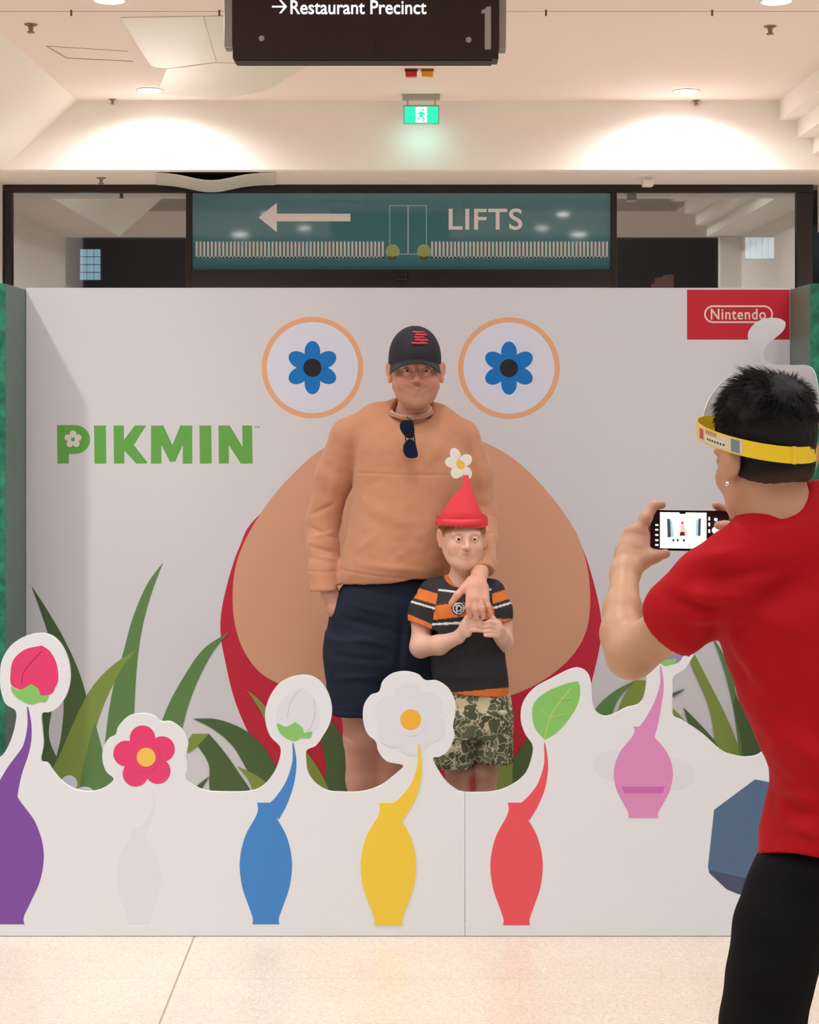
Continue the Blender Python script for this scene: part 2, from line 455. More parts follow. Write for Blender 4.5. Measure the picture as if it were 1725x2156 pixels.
# floor: beige terrazzo tiles
m = bpy.data.materials.new('terrazzo_floor'); m.use_nodes = True; nt = m.node_tree; b = nt.nodes['Principled BSDF']
geo = nt.nodes.new('ShaderNodeNewGeometry'); N = nt.nodes.new; Lk = nt.links.new
n1 = N('ShaderNodeTexNoise'); n1.inputs['Scale'].default_value = 2.2; n1.inputs['Detail'].default_value = 4
v1 = N('ShaderNodeTexVoronoi'); v1.inputs['Scale'].default_value = 210
v2 = N('ShaderNodeTexNoise'); v2.inputs['Scale'].default_value = 120; v2.inputs['Detail'].default_value = 3
for q in (n1, v1, v2): Lk(geo.outputs['Position'], q.inputs['Vector'])
r1 = N('ShaderNodeValToRGB'); r1.color_ramp.elements[0].position = .35; r1.color_ramp.elements[0].color = lin((226,209,190)); r1.color_ramp.elements[1].position = .65; r1.color_ramp.elements[1].color = lin((234,222,206))
Lk(n1.outputs['Fac'], r1.inputs[0])
r2 = N('ShaderNodeValToRGB'); e = r2.color_ramp.elements; e[0].position = .0; e[0].color = lin((196,172,146)); e[1].position = 1; e[1].color = lin((250,244,234))
e.new(.4).color = lin((226,211,192)); e.new(.75).color = lin((232,219,202)); 
sepc = N('ShaderNodeSeparateColor'); Lk(v1.outputs['Color'], sepc.inputs[0]); Lk(sepc.outputs[0], r2.inputs[0])
mx = N('ShaderNodeMix'); mx.data_type = 'RGBA'; mx.inputs[0].default_value = .42; Lk(r1.outputs[0], mx.inputs[6]); Lk(r2.outputs[0], mx.inputs[7])
sp = N('ShaderNodeSeparateXYZ'); Lk(geo.outputs['Position'], sp.inputs[0])
def grout(sock, off, pitch, wd):
    a = N('ShaderNodeMath'); a.operation = 'SUBTRACT'; Lk(sp.outputs[sock], a.inputs[0]); a.inputs[1].default_value = off
    c = N('ShaderNodeMath'); c.operation = 'PINGPONG'; Lk(a.outputs[0], c.inputs[0]); c.inputs[1].default_value = pitch/2
    l = N('ShaderNodeMath'); l.operation = 'LESS_THAN'; Lk(c.outputs[0], l.inputs[0]); l.inputs[1].default_value = wd; return l
ga = grout(0, -.645, 2.4, .0028); gb = grout(1, 4.487, 1.2, .0012)
gm = N('ShaderNodeMath'); gm.operation = 'MULTIPLY'; Lk(gb.outputs[0], gm.inputs[0]); gm.inputs[1].default_value = .45
gx = N('ShaderNodeMath'); gx.operation = 'MAXIMUM'; Lk(ga.outputs[0], gx.inputs[0]); Lk(gm.outputs[0], gx.inputs[1])
mg = N('ShaderNodeMix'); mg.data_type = 'RGBA'; Lk(gx.outputs[0], mg.inputs[0]); Lk(mx.outputs[2], mg.inputs[6]); mg.inputs[7].default_value = lin((172,155,138))
Lk(mg.outputs[2], b.inputs['Base Color']); b.inputs['Roughness'].default_value = .3; b.inputs['Specular IOR Level'].default_value = .45
bp = N('ShaderNodeBump'); bp.inputs['Strength'].default_value = .08; bp.inputs['Distance'].default_value = .001; Lk(v2.outputs['Fac'], bp.inputs['Height']); Lk(bp.outputs[0], b.inputs['Normal'])
struct(MB().box((-7,-8,-.1), (7,17,0), m).done('floor'))
# ceilings
c = MB()
c.box((-2.55,9.1,CEIL), (2.84,BY,CEIL+.1), M_ceil)
c.box((-7,3.7,CEIL), (7,6.9,CEIL+.1), M_ceil)
c.box((-7,6.9,CEIL), (-3.25,9.1,CEIL+.1), M_ceil); c.box((3.25,6.9,CEIL), (7,9.1,CEIL+.1), M_ceil)
c.box((2.84,9.1,CEIL), (4.2,BY,CEIL+.1), M_ceil); c.box((-4.2,9.1,CEIL), (-2.6,BY,CEIL+.1), M_ceil)
struct(c.done('ceiling'))
c = MB(); c.box((-3.35,6.8,CEIL+.42), (3.35,9.2,CEIL+.5), M_dark)
c.box((-3.35,6.8,CEIL+.1), (3.35,6.9,CEIL+.42), M_wall); c.box((-3.35,9.1,CEIL+.1), (3.35,9.2,CEIL+.42), M_wall)
c.box((-3.35,6.9,CEIL+.1), (-3.25,9.1,CEIL+.42), M_wall); c.box((3.25,6.9,CEIL+.1), (3.35,9.1,CEIL+.42), M_wall)
struct(c.done('ceiling_recess'))
# bulkhead, its splayed left face and stepped right cornice
c = MB(); c.prism([(-2.55,CEIL),(2.84,CEIL),(3.6,CEIL),(3.6,SOF),(-3.14,SOF)], BY, BY+.12, M_wall)
struct(c.done('wall_bulkhead'))
c = MB(); y0, y1 = 9.1, BY+.12
c.add([(-2.55,y0,CEIL),(-2.55,y1,CEIL),(-3.14,y1,SOF),(-3.14,y0,SOF),(-2.60,y0,CEIL+.1),(-2.60,y1,CEIL+.1),(-3.24,y1,SOF),(-3.24,y0,SOF)],
      [(0,1,2,3),(7,6,5,4),(0,4,5,1),(3,2,6,7),(0,3,7,4),(1,5,6,2)], M_wall)
c.box((-4.2,y0,SOF-.001), (-3.14,y1,SOF+.06), M_soffit)
struct(c.done('wall_left_splay'))
c = MB(); xs = [2.84, 2.98, 3.1, 3.22, 3.36]; zs = [CEIL, 3.75, 3.615, 3.49, 3.37]
for i in range(4): c.box((xs[i],9.1,zs[i+1]), (xs[i]+.5,BY,zs[i]), M_wall)
struct(c.done('trim_right_cornice'))
struct(MB().box((-4.2,BY+.12,SOF), (4.2,GY+.3,SOF+.08), M_soffit).done('ceiling_soffit'))
# side walls, rear wall, atrium
struct(MB().box((-3.9,9.1,0), (-3.75,GY,SOF), M_wall).box((-3.75,GY-.25,0), (-3.345,GY,SOF), M_wall).done('wall_left'))
struct(MB().box((3.6,9.1,0), (3.75,GY-.3,SOF), M_wall).box((3.36,GY-.05,2.98), (3.6,GY,SOF), M_wall).done('wall_right'))
struct(MB().box((-7,-8,0), (-6.9,9.1,CEIL), M_wall).box((-7,9,0), (-3.75,9.1,CEIL+.1), M_wall).done('wall_left_hall'))
struct(MB().box((6.9,-8,0), (7,9.1,CEIL), M_wall).box((3.365,9,0), (7,9.1,CEIL+.1), M_wall).box((2.9,9.05,CEIL-.001), (3.5,9.2,CEIL+.12), M_wall).box((3.3,9.06,SOF), (3.45,9.15,CEIL), M_wall).done('wall_right_hall'))
M_shop = mat('dark_shopfront', (52,48,48), .5)
struct(MB().box((-7,-8.1,0), (7,-8,6.6), M_shop).done('wall_rear'))
M_up = mat('atrium_upstand', (225,220,216), .8)
c = MB(); c.box((-7.1,-8,CEIL), (-7,3.7,6.6), M_up); c.box((7,-8,CEIL), (7.1,3.7,6.6), M_up); c.box((-7,3.7,CEIL+.1), (7,3.8,6.6), M_up)
struct(c.done('wall_atrium'))
M_sky = mat('added_skylight_glow', (250,250,255), .5, emit=SKY_E)
sk = MB(); sk.box((-5.2,-6,6.55), (5.2,3.2,6.6), M_sky)  # unseen panel added overhead as the broad diffuse light
sk.done('added_skylight').__setitem__('kind', 'structure')
struct(MB().box((-7,-8,6.6), (7,3.8,6.7), M_up).done('ceiling_atrium'))
# ceiling joints and grey satin panels
M_joint = mat('ceiling_joint', (150,132,124), .8)
c = MB(); D_ = 3400*2.29/(840-24)
c.box((-2.55,D_-.004,CEIL-.001), (2.84,D_+.004,CEIL+.002), M_joint)
struct(c.done('trim_1'))
M_satin = mat('ceiling_satin_panel', (224,222,214), .35, bump=(3,.3))
def cpt(px, py, z=CEIL): D = F*(z-CZ)/(HY-py); return ((px-CX)*D/F, D, z)
def cpanel(pts, name, th=.006, m=M_satin, z=CEIL):
    q = [cpt(x, y, z) for x, y in pts]; n = len(q)
    v = [(a, b_, z-th) for a, b_, _ in q]+[(a, b_, z+.001) for a, b_, _ in q]
    f = [tuple(range(n)), tuple(range(2*n-1, n-1, -1))]+[(i, i+n, (i+1) % n+n, (i+1) % n) for i in range(n)]
    bm = bmesh.new(); vs = [bm.verts.new(p) for p in v]
    for t in f: bm.faces.new([vs[i] for i in t])
    bmesh.ops.recalc_face_normals(bm, faces=bm.faces[:]); mb = MB().bm(bm, m); return struct(mb.done(name))
cpanel([(255,36),(428,33),(455,128),(352,143),(320,138),(300,110)], 'trim_2')
cpanel([(430,33),(560,30),(640,129),(457,128)], 'trim_3')
cpanel([(350,144),(455,131),(650,136),(560,190),(470,206),(330,196)], 'trim_4')
q = MB(); a = [(98,97),(140,122),(280,129)]
q.tube([cpt(x, y, CEIL-.001) for x, y in a], .003, M_joint, 6); q.tube([cpt(x, y, CEIL-.001) for x, y in [(98,97),(270,108)]], .002, M_joint, 6)
struct(q.done('trim_5'))
# sagging soffit panel with the dark gap above it
c = MB(); nseg = 24; V_ = []; Fc = []
z_of = lambda px: .06*math.exp(-((px-445)/62)**2)
for i in range(nseg+1):
    px = 330+i*(250/nseg)
    for (yy, lift) in ((BY+.125, 1), (GY-.10, 1.0)):
        x = (px-CX)*yy/F; V_.append((x, yy, SOF-.003-z_of(px)*lift)); V_.append((x, yy, SOF-.003-z_of(px)*lift-.008))
for i in range(nseg):
    a = i*4; b_ = a+4
    Fc += [(a, a+2, b_+2, b_), (a+1, b_+1, b_+3, a+3), (a, b_, b_+1, a+1), (a+2, a+3, b_+3, b_+2)]
Fc += [(0,1,3,2), (nseg*4, nseg*4+2, nseg*4+3, nseg*4+1)]
c.add(V_, Fc, M_satin); pan = c.done('sagging_panel', smooth=False)
tag(pan, 'pale ceiling panel sagging down under the white bulkhead above the glass doors', 'ceiling panel')
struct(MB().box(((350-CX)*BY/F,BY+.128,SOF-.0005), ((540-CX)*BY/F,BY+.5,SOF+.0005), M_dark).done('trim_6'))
# ---------------------------------------------------------------- glazed entrance
def gx_(px): return (px-CX)*GY/F
def gz_(py): return CZ-(py-HY)*GY/F
fr = empty('entrance_frame', 'dark metal frame of the wide glazed entrance behind the backdrop', 'door frame', (0, GY, 0))
def fbar(a, b_, c_, d, name, dep=.09, m=M_frame):
    return MB().box((gx_(a), GY-dep/2, gz_(d)), (gx_(c_), GY+dep/2, gz_(b_)), m, .004).done(name, fr)
ZF = HY+CZ*F/GY
fbar(12, 389, 1710, 406, 'head_rail'); fbar(12, 406.5, 27, ZF-1, 'jamb'); fbar(1676, 406.5, 1710, ZF-1, 'jamb')
fbar(393, 406.5, 405, ZF-1, 'mullion'); fbar(1286, 406.5, 1298, ZF-1, 'mullion'); fbar(405.5, 569, 1285.5, 606, 'header_beam', .16)
for x in (845,): fbar(x-5, 608, x+5, ZF-1, 'door_stile')
s1 = MB(); s1.box((gx_(834), GY-.12, gz_(592)), (gx_(857), GY-.081, gz_(578)), mat('sensor_black', (18,16,18), .3), .008).done('door_sensor', fr)
# glass
mgls = bpy.data.materials.new('tinted_glass'); mgls.use_nodes = True; nt = mgls.node_tree; nt.nodes.clear()
o_ = nt.nodes.new('ShaderNodeOutputMaterial'); t_ = nt.nodes.new('ShaderNodeBsdfTransparent'); g_ = nt.nodes.new('ShaderNodeBsdfGlossy'); mm_ = nt.nodes.new('ShaderNodeMixShader')
t_.inputs[0].default_value = (.62,.65,.66,1); g_.inputs['Roughness'].default_value = .02; g_.inputs[0].default_value = (.9,.92,.92,1); mm_.inputs[0].default_value = .42
nt.links.new(t_.outputs[0], mm_.inputs[1]); nt.links.new(g_.outputs[0], mm_.inputs[2]); nt.links.new(mm_.outputs[0], o_.inputs[0])
for a, c_, n in ((27,393,'pane'), (1298,1676,'pane')):
    MB().box((gx_(a)+.001, GY-.006, .02), (gx_(c_)-.001, GY+.006, gz_(406.5)), mgls).done(n, fr)
for a, c_ in ((405.5,839.5), (850.5,1285.5)):
    MB().box((gx_(a)+.001, GY-.006, .02), (gx_(c_)-.001, GY+.006, gz_(607)), mgls).done('door_pane', fr)
# teal transom sign
M_teal = mat('teal_panel', (72,126,140), .05, coat=.0, spec=1.0); M_signw = mat('sign_white', (232,228,232), .5)
ts = empty('lifts_sign', 'long teal panel with a white arrow and the word LIFTS above the doors', 'sign', P(845, 568, GY-.05))
MB().box((gx_(405.5)+.001, GY-.02, gz_(568.5)), (gx_(1285.5)-.001, GY+.02, gz_(407)), M_teal).done('panel', ts)
DS = GY-.02
M_bar = mat('sign_bars', (206,202,204), .5); M_lime = mat('sign_lime', (150,170,90), .5)
pr = Print(DS, .001); pr.p([(545,458),(583,427),(583,450),(738,450),(738,466),(583,466),(583,489)], M_signw); pr.done('arrow', ts)
text('word_lifts', 'LIFTS', (945,439,1100,484), DS, .002, M_signw, ts, .012, 1.05)
pr = Print(DS, .0002)
M_line = mat('sign_line', (150,185,190), .5)
for r in ([(820,432),(899,432),(899,434),(820,434)], [(820,432),(822,432),(822,536),(820,536)], [(858,432),(861,432),(861,536),(858,536)], [(897,432),(899,432),(899,536),(897,536)], [(820,534),(899,534),(899,536),(820,536)]): pr.p(r, M_line)
pr.done('lift_outline', ts)
for xs_, xe_ in ((412,812),(908,1283)):
    pr = Print(DS, .001); x = xs_; pr.p([(xs_,540.5),(xe_-3.6,540.5),(xe_-3.6,543),(xs_,543)], M_bar)
    while x < xe_-5:
        pr.same([(x,510),(x+2.2,507),(x+4.4,510),(x+4.4,543),(x,543)], M_bar); x += 8.0
    pr.done('printed_bars', ts)
for cx_ in (827, 893): Print(DS, .001).p(circ(cx_, 530, 14.5, 28, 15.5), M_line).p(circ(cx_, 530, 13, 28, 14), M_lime).p([(cx_-11,538),(cx_,541),(cx_+11,538),(cx_+6,547),(cx_-6,547)], mat('sign_brown', (92,78,48), .5)).done('printed_shrub', ts)
# inner lobby behind the glass
M_lob = mat('lobby_wall', (66,61,59), .6); M_lob2 = mat('lobby_panel', (82,77,73), .5); M_lobw = mat('lobby_bulkhead', (165,160,155), .6)
struct(MB().box((-4.2,GY+3.4,0), (4.2,GY+3.5,SOF), M_lob).box((-4.2,GY+.3,SOF), (4.2,GY+3.5,SOF+.08), mat('lobby_ceiling', (96,92,90), .7)).done('wall_lobby'))
struct(MB().box((-4.2,GY+.06,0), (-4.1,GY+3.4,SOF), M_lob2).done('wall_lobby_left'))
struct(MB().box((4.1,GY+.06,0), (4.2,GY+3.4,SOF), mat('lobby_pale_wall', (128,124,120), .6)).done('wall_lobby_right'))
c = MB()
for i in range(6): c.box((-4.09, GY+.5+i*.5, .2), (-4.06, GY+.9+i*.5, 2.9), M_lob)
struct(c.done('trim_7'))
M_litw = mat('lit_window', (190,225,240), .5, emit=1.3)
def lobwin(cx_, cy_, w_, h_, D, label, cols=2, rows=2, m=M_litw):
    e = empty('lobby_window', label, 'window', P(cx_, cy_+h_/2, D))
    for i in range(cols):
        for j in range(rows):
            x0 = cx_-w_/2+i*w_/cols+1; y0 = cy_-h_/2+j*h_/rows+1
            a = P(x0, y0+h_/rows-2, D); b_ = P(x0+w_/cols-2, y0, D)
            MB().box((a[0], D-.01, a[2]), (b_[0], D+.01, b_[2]), m).done('pane', e)
    a = P(cx_-w_/2-3, cy_+h_/2+3, D+.02); b_ = P(cx_+w_/2+3, cy_-h_/2-3, D+.02)
    MB().box((a[0], D+.011, a[2]), (b_[0], D+.03, b_[2]), M_shop).done('window_backing', e)
lobwin(190, 557, 44, 66, GY+3.3, 'brightly lit multi-pane window seen through the left glass pane', 3, 4)
lobwin(1600, 522, 62, 46, GY+3.3, 'row of narrow lit windows seen through the right glass pane', 5, 1)
kx = empty('salmon_sign_block', 'stepped salmon-pink block seen behind the lower right glass pane', 'display', P(1400, 640, GY+1.5))
MB().prism(xz([(1378,700),(1378,596),(1386,596),(1386,584),(1403,584),(1403,578),(1419,578),(1419,700)], GY+1.5), GY+1.5, GY+1.7, mat('salmon', (230,150,125), .5, emit=.25)).done('block', kx)
MB().box((P(1380,700,GY+1.6)[0], GY+1.52, 0), (P(1417,700,GY+1.6)[0], GY+1.68, P(0,702,GY+1.6)[2]+.02), M_lob).done('plinth', kx)
# ---------------------------------------------------------------- ceiling fittings
M_glow = mat('downlight_glow', (255,250,244), .5, emit=14); M_ring = mat('downlight_ring', (236,232,228), .4)
def downlight(x, y, label, r=.085, power=DOWN_W, ang=165, z=CEIL, col=(1,.95,.90), blend=1, soft=.09, grp='ceiling downlights'):
    e = empty('ceiling_downlight', label, 'light', (x, y, z-.012), None)
    s = MB(); n = 40; v = []
    for rr, zz in ((r*1.22, z-.001), (r*1.22, z-.008), (r*1.0, z-.012), (r*.97, z-.004)):
        for i in range(n): t = 2*math.pi*i/n; v.append((x+rr*math.cos(t), y+rr*math.sin(t), zz))
    f = [(k*n+i, k*n+(i+1) % n, (k+1)*n+(i+1) % n, (k+1)*n+i) for k in range(3) for i in range(n)]
    s.add(v, f, M_ring).done('trim_ring', e, True)
    MB().cyl((x,y,z-.006), (x,y,z-.002), r*.97, r*.97, M_glow, 40).done('lens', e)
    ld = bpy.data.lights.new('downlight_lamp', 'SPOT'); ld.energy = power; ld.spot_size = math.radians(ang); ld.spot_blend = blend; ld.shadow_soft_size = soft; ld.color = col
    lo = link('downlight_lamp', ld, e); lo.location = (0, 0, -.02)
    return e
a = cpt(315,188); downlight(a[0], a[1], 'round downlight by the bulkhead, left of the green exit sign')
a = cpt(1445,190); downlight(a[0], a[1], 'round downlight by the bulkhead, right of the green exit sign')
a = cpt(230,-2); downlight(a[0], a[1], 'round downlight cut by the top edge of the photo, left of the hanging sign', power=DOWN_W)
a = cpt(1635,0); downlight(a[0], a[1], 'round downlight cut by the top edge of the photo, right of the hanging sign', power=DOWN_W)
downlight(-2.35, 4.15, 'large ceiling downlight ahead of the backdrop on its left', .12, KEY_W*1.8, 120, col=(.96,.98,1), soft=.07)
downlight(2.35, 4.15, 'large ceiling downlight ahead of the backdrop on its right', .12, KEY_W*.55, 120, col=(.96,.98,1), soft=.1)
downlight(0, 3.95, 'large ceiling downlight ahead of the middle of the backdrop', .12, KEY_W*.5, 120, col=(.96,.98,1), soft=.15)
for x, y, lb in ((-1.75,6.6,'round ceiling downlight beyond the backdrop on the left side'),(1.9,6.6,'round ceiling downlight beyond the backdrop on the right side'),(-1.41,5.0,'left ceiling downlight above the photo stand'),(1.77,5.0,'right ceiling downlight above the photo stand')): downlight(x, y, lb, .09, 14, 110)
M_brass = mat('sprinkler_metal', (150,128,116), .4, .7)
def sprinkler(px, py, label, s=1, z=CEIL):
    x, y, z = cpt(px, py, z); e = empty('fire_sprinkler', label, 'sprinkler', (x, y, z-.04*s))
    MB().cyl((x,y,z-.006*s), (x,y,z), .032*s, .036*s, M_brass).done('escutcheon', e, False)
    MB().cyl((x,y,z-.04*s), (x,y,z-.006*s), .010*s, .016*s, M_brass).cyl((x,y,z-.046*s), (x,y,z-.04*s), .02*s, .02*s, M_brass).done('head', e, False)
sprinkler(65, 51, 'brass fire sprinkler on the ceiling near the top left corner', 1.15); sprinkler(1622, 55, 'brass fire sprinkler on the ceiling near the top right corner', 1.1)
sprinkler(237, 209, 'small sprinkler at the top edge of the bulkhead, left side', .8); sprinkler(1467, 211, 'small sprinkler at the top edge of the bulkhead, right side', .8)
sprinkler(213, 374, 'brass sprinkler under the soffit above the left glass pane', 1.1, SOF)
e = empty('ceiling_hook_rail', 'thin cable line of the ceiling with small drop hooks', 'cable', cpt(862, 24)); M_hk = mat('hook_dark', (92,80,76), .5)
for px in (150,462,1150,1500):
    a = cpt(px, 21); MB().tube([a, (a[0], a[1], a[2]-.035)], .006, M_hk, 8).done('hook', e)
a = cpt(1360, 374, SOF); e = empty('security_camera', 'small white security camera under the soffit above the right glass pane', 'camera', (a[0], a[1], SOF-.08))
MB().box((a[0]-.05, a[1]-.04, SOF-.02), (a[0]+.05, a[1]+.04, SOF), M_ring, .005).done('mount', e); MB().box((a[0]-.03, a[1]-.06, SOF-.075), (a[0]+.055, a[1]+.03, SOF-.02), M_ring, .01).done('camera_body', e)
a = cpt(843, 377, SOF); tag(MB().cyl((a[0],a[1],SOF-.008), (a[0],a[1],SOF), .07, .075, M_soffit, 32).done('smoke_detector'), 'flat round disc on the soffit above the middle of the glass doors', 'detector')
# fire beacons
for px, colr, nm in ((866,(190,34,38),'red'), (900,(232,160,30),'amber')):
    a = cpt(px, 146); e = empty('fire_beacon', nm+' alarm beacon on the ceiling below the hanging sign', 'alarm', (a[0], a[1], CEIL-.055))
    MB().box((a[0]-.045, a[1]-.03, CEIL-.014), (a[0]+.045, a[1]+.03, CEIL), mat('beacon_base_'+nm, tuple(int(v*.55) for v in colr), .4), .003).done('base', e)
    MB().box((a[0]-.04, a[1]-.026, CEIL-.055), (a[0]+.04, a[1]+.026, CEIL-.014), mat('beacon_'+nm, colr, .25), .008).done('lens', e)
# exit sign
DX = 12.15; M_grn = mat('exit_green', (20,178,122), .4, emit=1.3); M_exw = mat('exit_white', (235,250,245), .4, emit=1.2)
a = P(850,222,DX); b_ = P(925,261,DX)
e = empty('exit_sign', 'green illuminated exit sign with a white running figure hanging before the bulkhead', 'sign', ((a[0]+b_[0])/2, DX, b_[2]))
MB().box((a[0],DX-.02,b_[2]), (b_[0],DX+.02,a[2]), M_alu, .002).done('housing', e)
pr = Print(DX-.02, .001); pr.p([(852,224.5),(923,224.5),(923,259),(852,259)], M_grn).p([(876,225.5),(899,225.5),(899,258),(876,258)], M_exw)
pr.p(circ(891,231,2.6,16), M_grn); pr.same([(884,235),(892,235),(890,244),(895,249),(893,256),(890,256),(891,250),(886,246),(883,251),(878,253),(878,250),(882,248)], M_grn)
pr.same([(885,235),(879,239),(880,242),(886,239)], M_grn); pr.same([(891,236),(896,240),(895,243),(889,240)], M_grn); pr.done('running_figure_panel', e)
MB().box((a[0]-.01,DX-.03,CEIL-.04), (b_[0]+.005,DX+.03,CEIL), M_alu, .004).tube([(a[0]+.03,DX,CEIL-.03),(a[0]+.03,DX,a[2]-.001)], .006, M_alu, 8).tube([(b_[0]-.03,DX,CEIL-.03),(b_[0]-.03,DX,a[2]-.001)], .006, M_alu, 8).done('mounting_bar', e)
ld = bpy.data.lights.new('exit_glow_lamp', 'AREA'); ld.energy = .25; ld.color = (.35,1,.85); ld.shape = 'RECTANGLE'; ld.size = .25; ld.size_y = .06
lo = link('exit_glow_lamp', ld, e); lo.location = (0, .03, -.012); lo.rotation_euler = (math.radians(35), 0, 0)
# hanging directory sign
DH = 8.0; M_br = mat('directory_brown', (58,34,34), .35); M_lit = mat('lit_lettering', (225,235,255), .4, emit=1.1)
a = P(490,124,DH); b_ = P(1050,-70,DH)
e = empty('directory_sign', 'dark brown hanging directory sign reading Restaurant Precinct at the top of the photo', 'sign', (0, DH, a[2]))
MB().box((a[0],DH,a[2]), (b_[0],DH+.14,b_[2]), M_br, .003).done('box', e)
MB().box((a[0]+.01,DH+.01,a[2]-.008), (b_[0]-.03,DH+.13,a[2]), mat('directory_base', (30,16,18), .5)).done('bottom_lip', e)
for x0, x1, yb in ((471,489.5,98), (1050.5,1067,102)):
    p0 = P(x0,yb,DH); p1 = P(x1,-80,DH); MB().box((p0[0],DH+.02,p0[2]), (p1[0],DH+.12,p1[2]), M_alu, .004).done('side_bracket', e)
for x0 in (480, 1058):
    p0 = P(x0,-75,DH); MB().cyl((p0[0],DH+.07,p0[2]), (p0[0],DH+.07,CEIL+.42), .012, .012, M_alu, 12).done('hanging_rod', e)
text('lettering', 'Restaurant Precinct', (612,1,898,30), DH, .003, M_lit, e, .008)
pr = Print(DH, .0015); pr.line([(573,14),(600,14)], 3.4, M_lit); pr.same([(588,0),(592,0),(604,13),(604,15),(592,28),(588,28),(599,14)], M_lit); pr.done('arrow', e)
Print(DH, .003).p([(1026,14),(1034,14),(1034,104),(1021,104),(1021,27),(1014,29),(1014,22),(1021,19)], mat('sign_grey', (205,200,198), .4)).done('floor_number', e)
for x0, y0 in ((551,81),(987,84)): Print(DH, .003).p(circ(x0,y0,6,20), mat('screw_cap', (205,190,190), .3)).done('screw_cap', e)
Print(DH, .0008).p([(791,46),(792.5,46),(792.5,124),(791,124)], mat('directory_seam', (25,12,14), .6)).done('seam', e)
# ================================================================== the photo stand
DB = 5.75; DF = 4.836
M_back = mat('backdrop_white_dimmed', (226,225,229), .5); M_front = mat('board_white', (236,239,243), .45); M_core = mat('board_core', (200,198,196), .7)  # backdrop white set greyer than the front board's for the weaker light there
M_red = mat('print_red', (205,38,62), .5); M_tan = mat('print_tan', (226,170,138), .5); M_tand = mat('print_tan_ring', (240,182,138), .5)
M_ball = mat('print_ice', (228,232,248), .5); M_blue = mat('print_blue', (0,122,205), .5); M_ink = mat('print_ink', (22,24,34), .5)
G1 = mat('print_green_dark', (82,108,64), .5); G2 = mat('print_green_mid', (102,142,82), .5); G3 = mat('print_green_olive', (138,160,74), .5); G4 = mat('print_green_pale', (150,158,84), .5)
MG = mat('print_logo_green', (106,176,78), .5); M_cream = mat('print_cream', (238,228,216), .5)
def V(poly, D): return xz(poly, D)
back = empty('backdrop_board', 'large white backdrop board behind the man and boy, printed with grass, lettering and a tan and red shape', 'backdrop', (0, DB, 0))
x0 = (55-CX)*DB/F; x1 = (1664-CX)*DB/F; ztop = CZ-(606-HY)*DB/F
MB().box((x0,DB,0), (x1,DB+.03,ztop), M_back).done('board', back)
# tan and red rounded hill (a plain stand-in)
pr = Print(DB); pr.p(spl([(545,1085),(505,1150),(476,1240),(464,1320),(476,1400),(500,1490),(548,1590),(610,1680),(700,1720),(865,1735),(1030,1720),(1120,1680),(1182,1590),(1228,1490),(1255,1400),(1267,1320),(1254,1240),(1225,1150),(1185,1085),(1030,960),(865,930),(700,960)]), M_red)
pr.p(spl([(865,903),(960,910),(1045,943),(1105,985),(1165,1050),(1210,1115),(1235,1185),(1243,1255),(1237,1320),(1212,1372),(1165,1418),(1100,1455),(1000,1485),(865,1495),(730,1485),(640,1460),(560,1425),(518,1378),(496,1320),(490,1255),(497,1190),(520,1130),(560,1065),(610,1005),(680,945),(770,912)]), M_tan)
pr.done('printed_hill', back)
# round floral medallions (plain stand-ins for the big discs)
for cx_, cy_ in ((658,774),(1072,775)):
    pr = Print(DB); pr.p(circ(cx_,cy_,107,72), M_tand).p(circ(cx_,cy_,96,72), M_ball)
    for k in range(6):
        t = k*math.pi/3+math.pi/6; pr.p(circ(cx_+33*math.cos(t), cy_+33*math.sin(t), 23, 28, 16.5, t), M_blue)
    pr.p(circ(cx_,cy_,19,36), M_ink); pr.done('printed_flower_medallion', back)
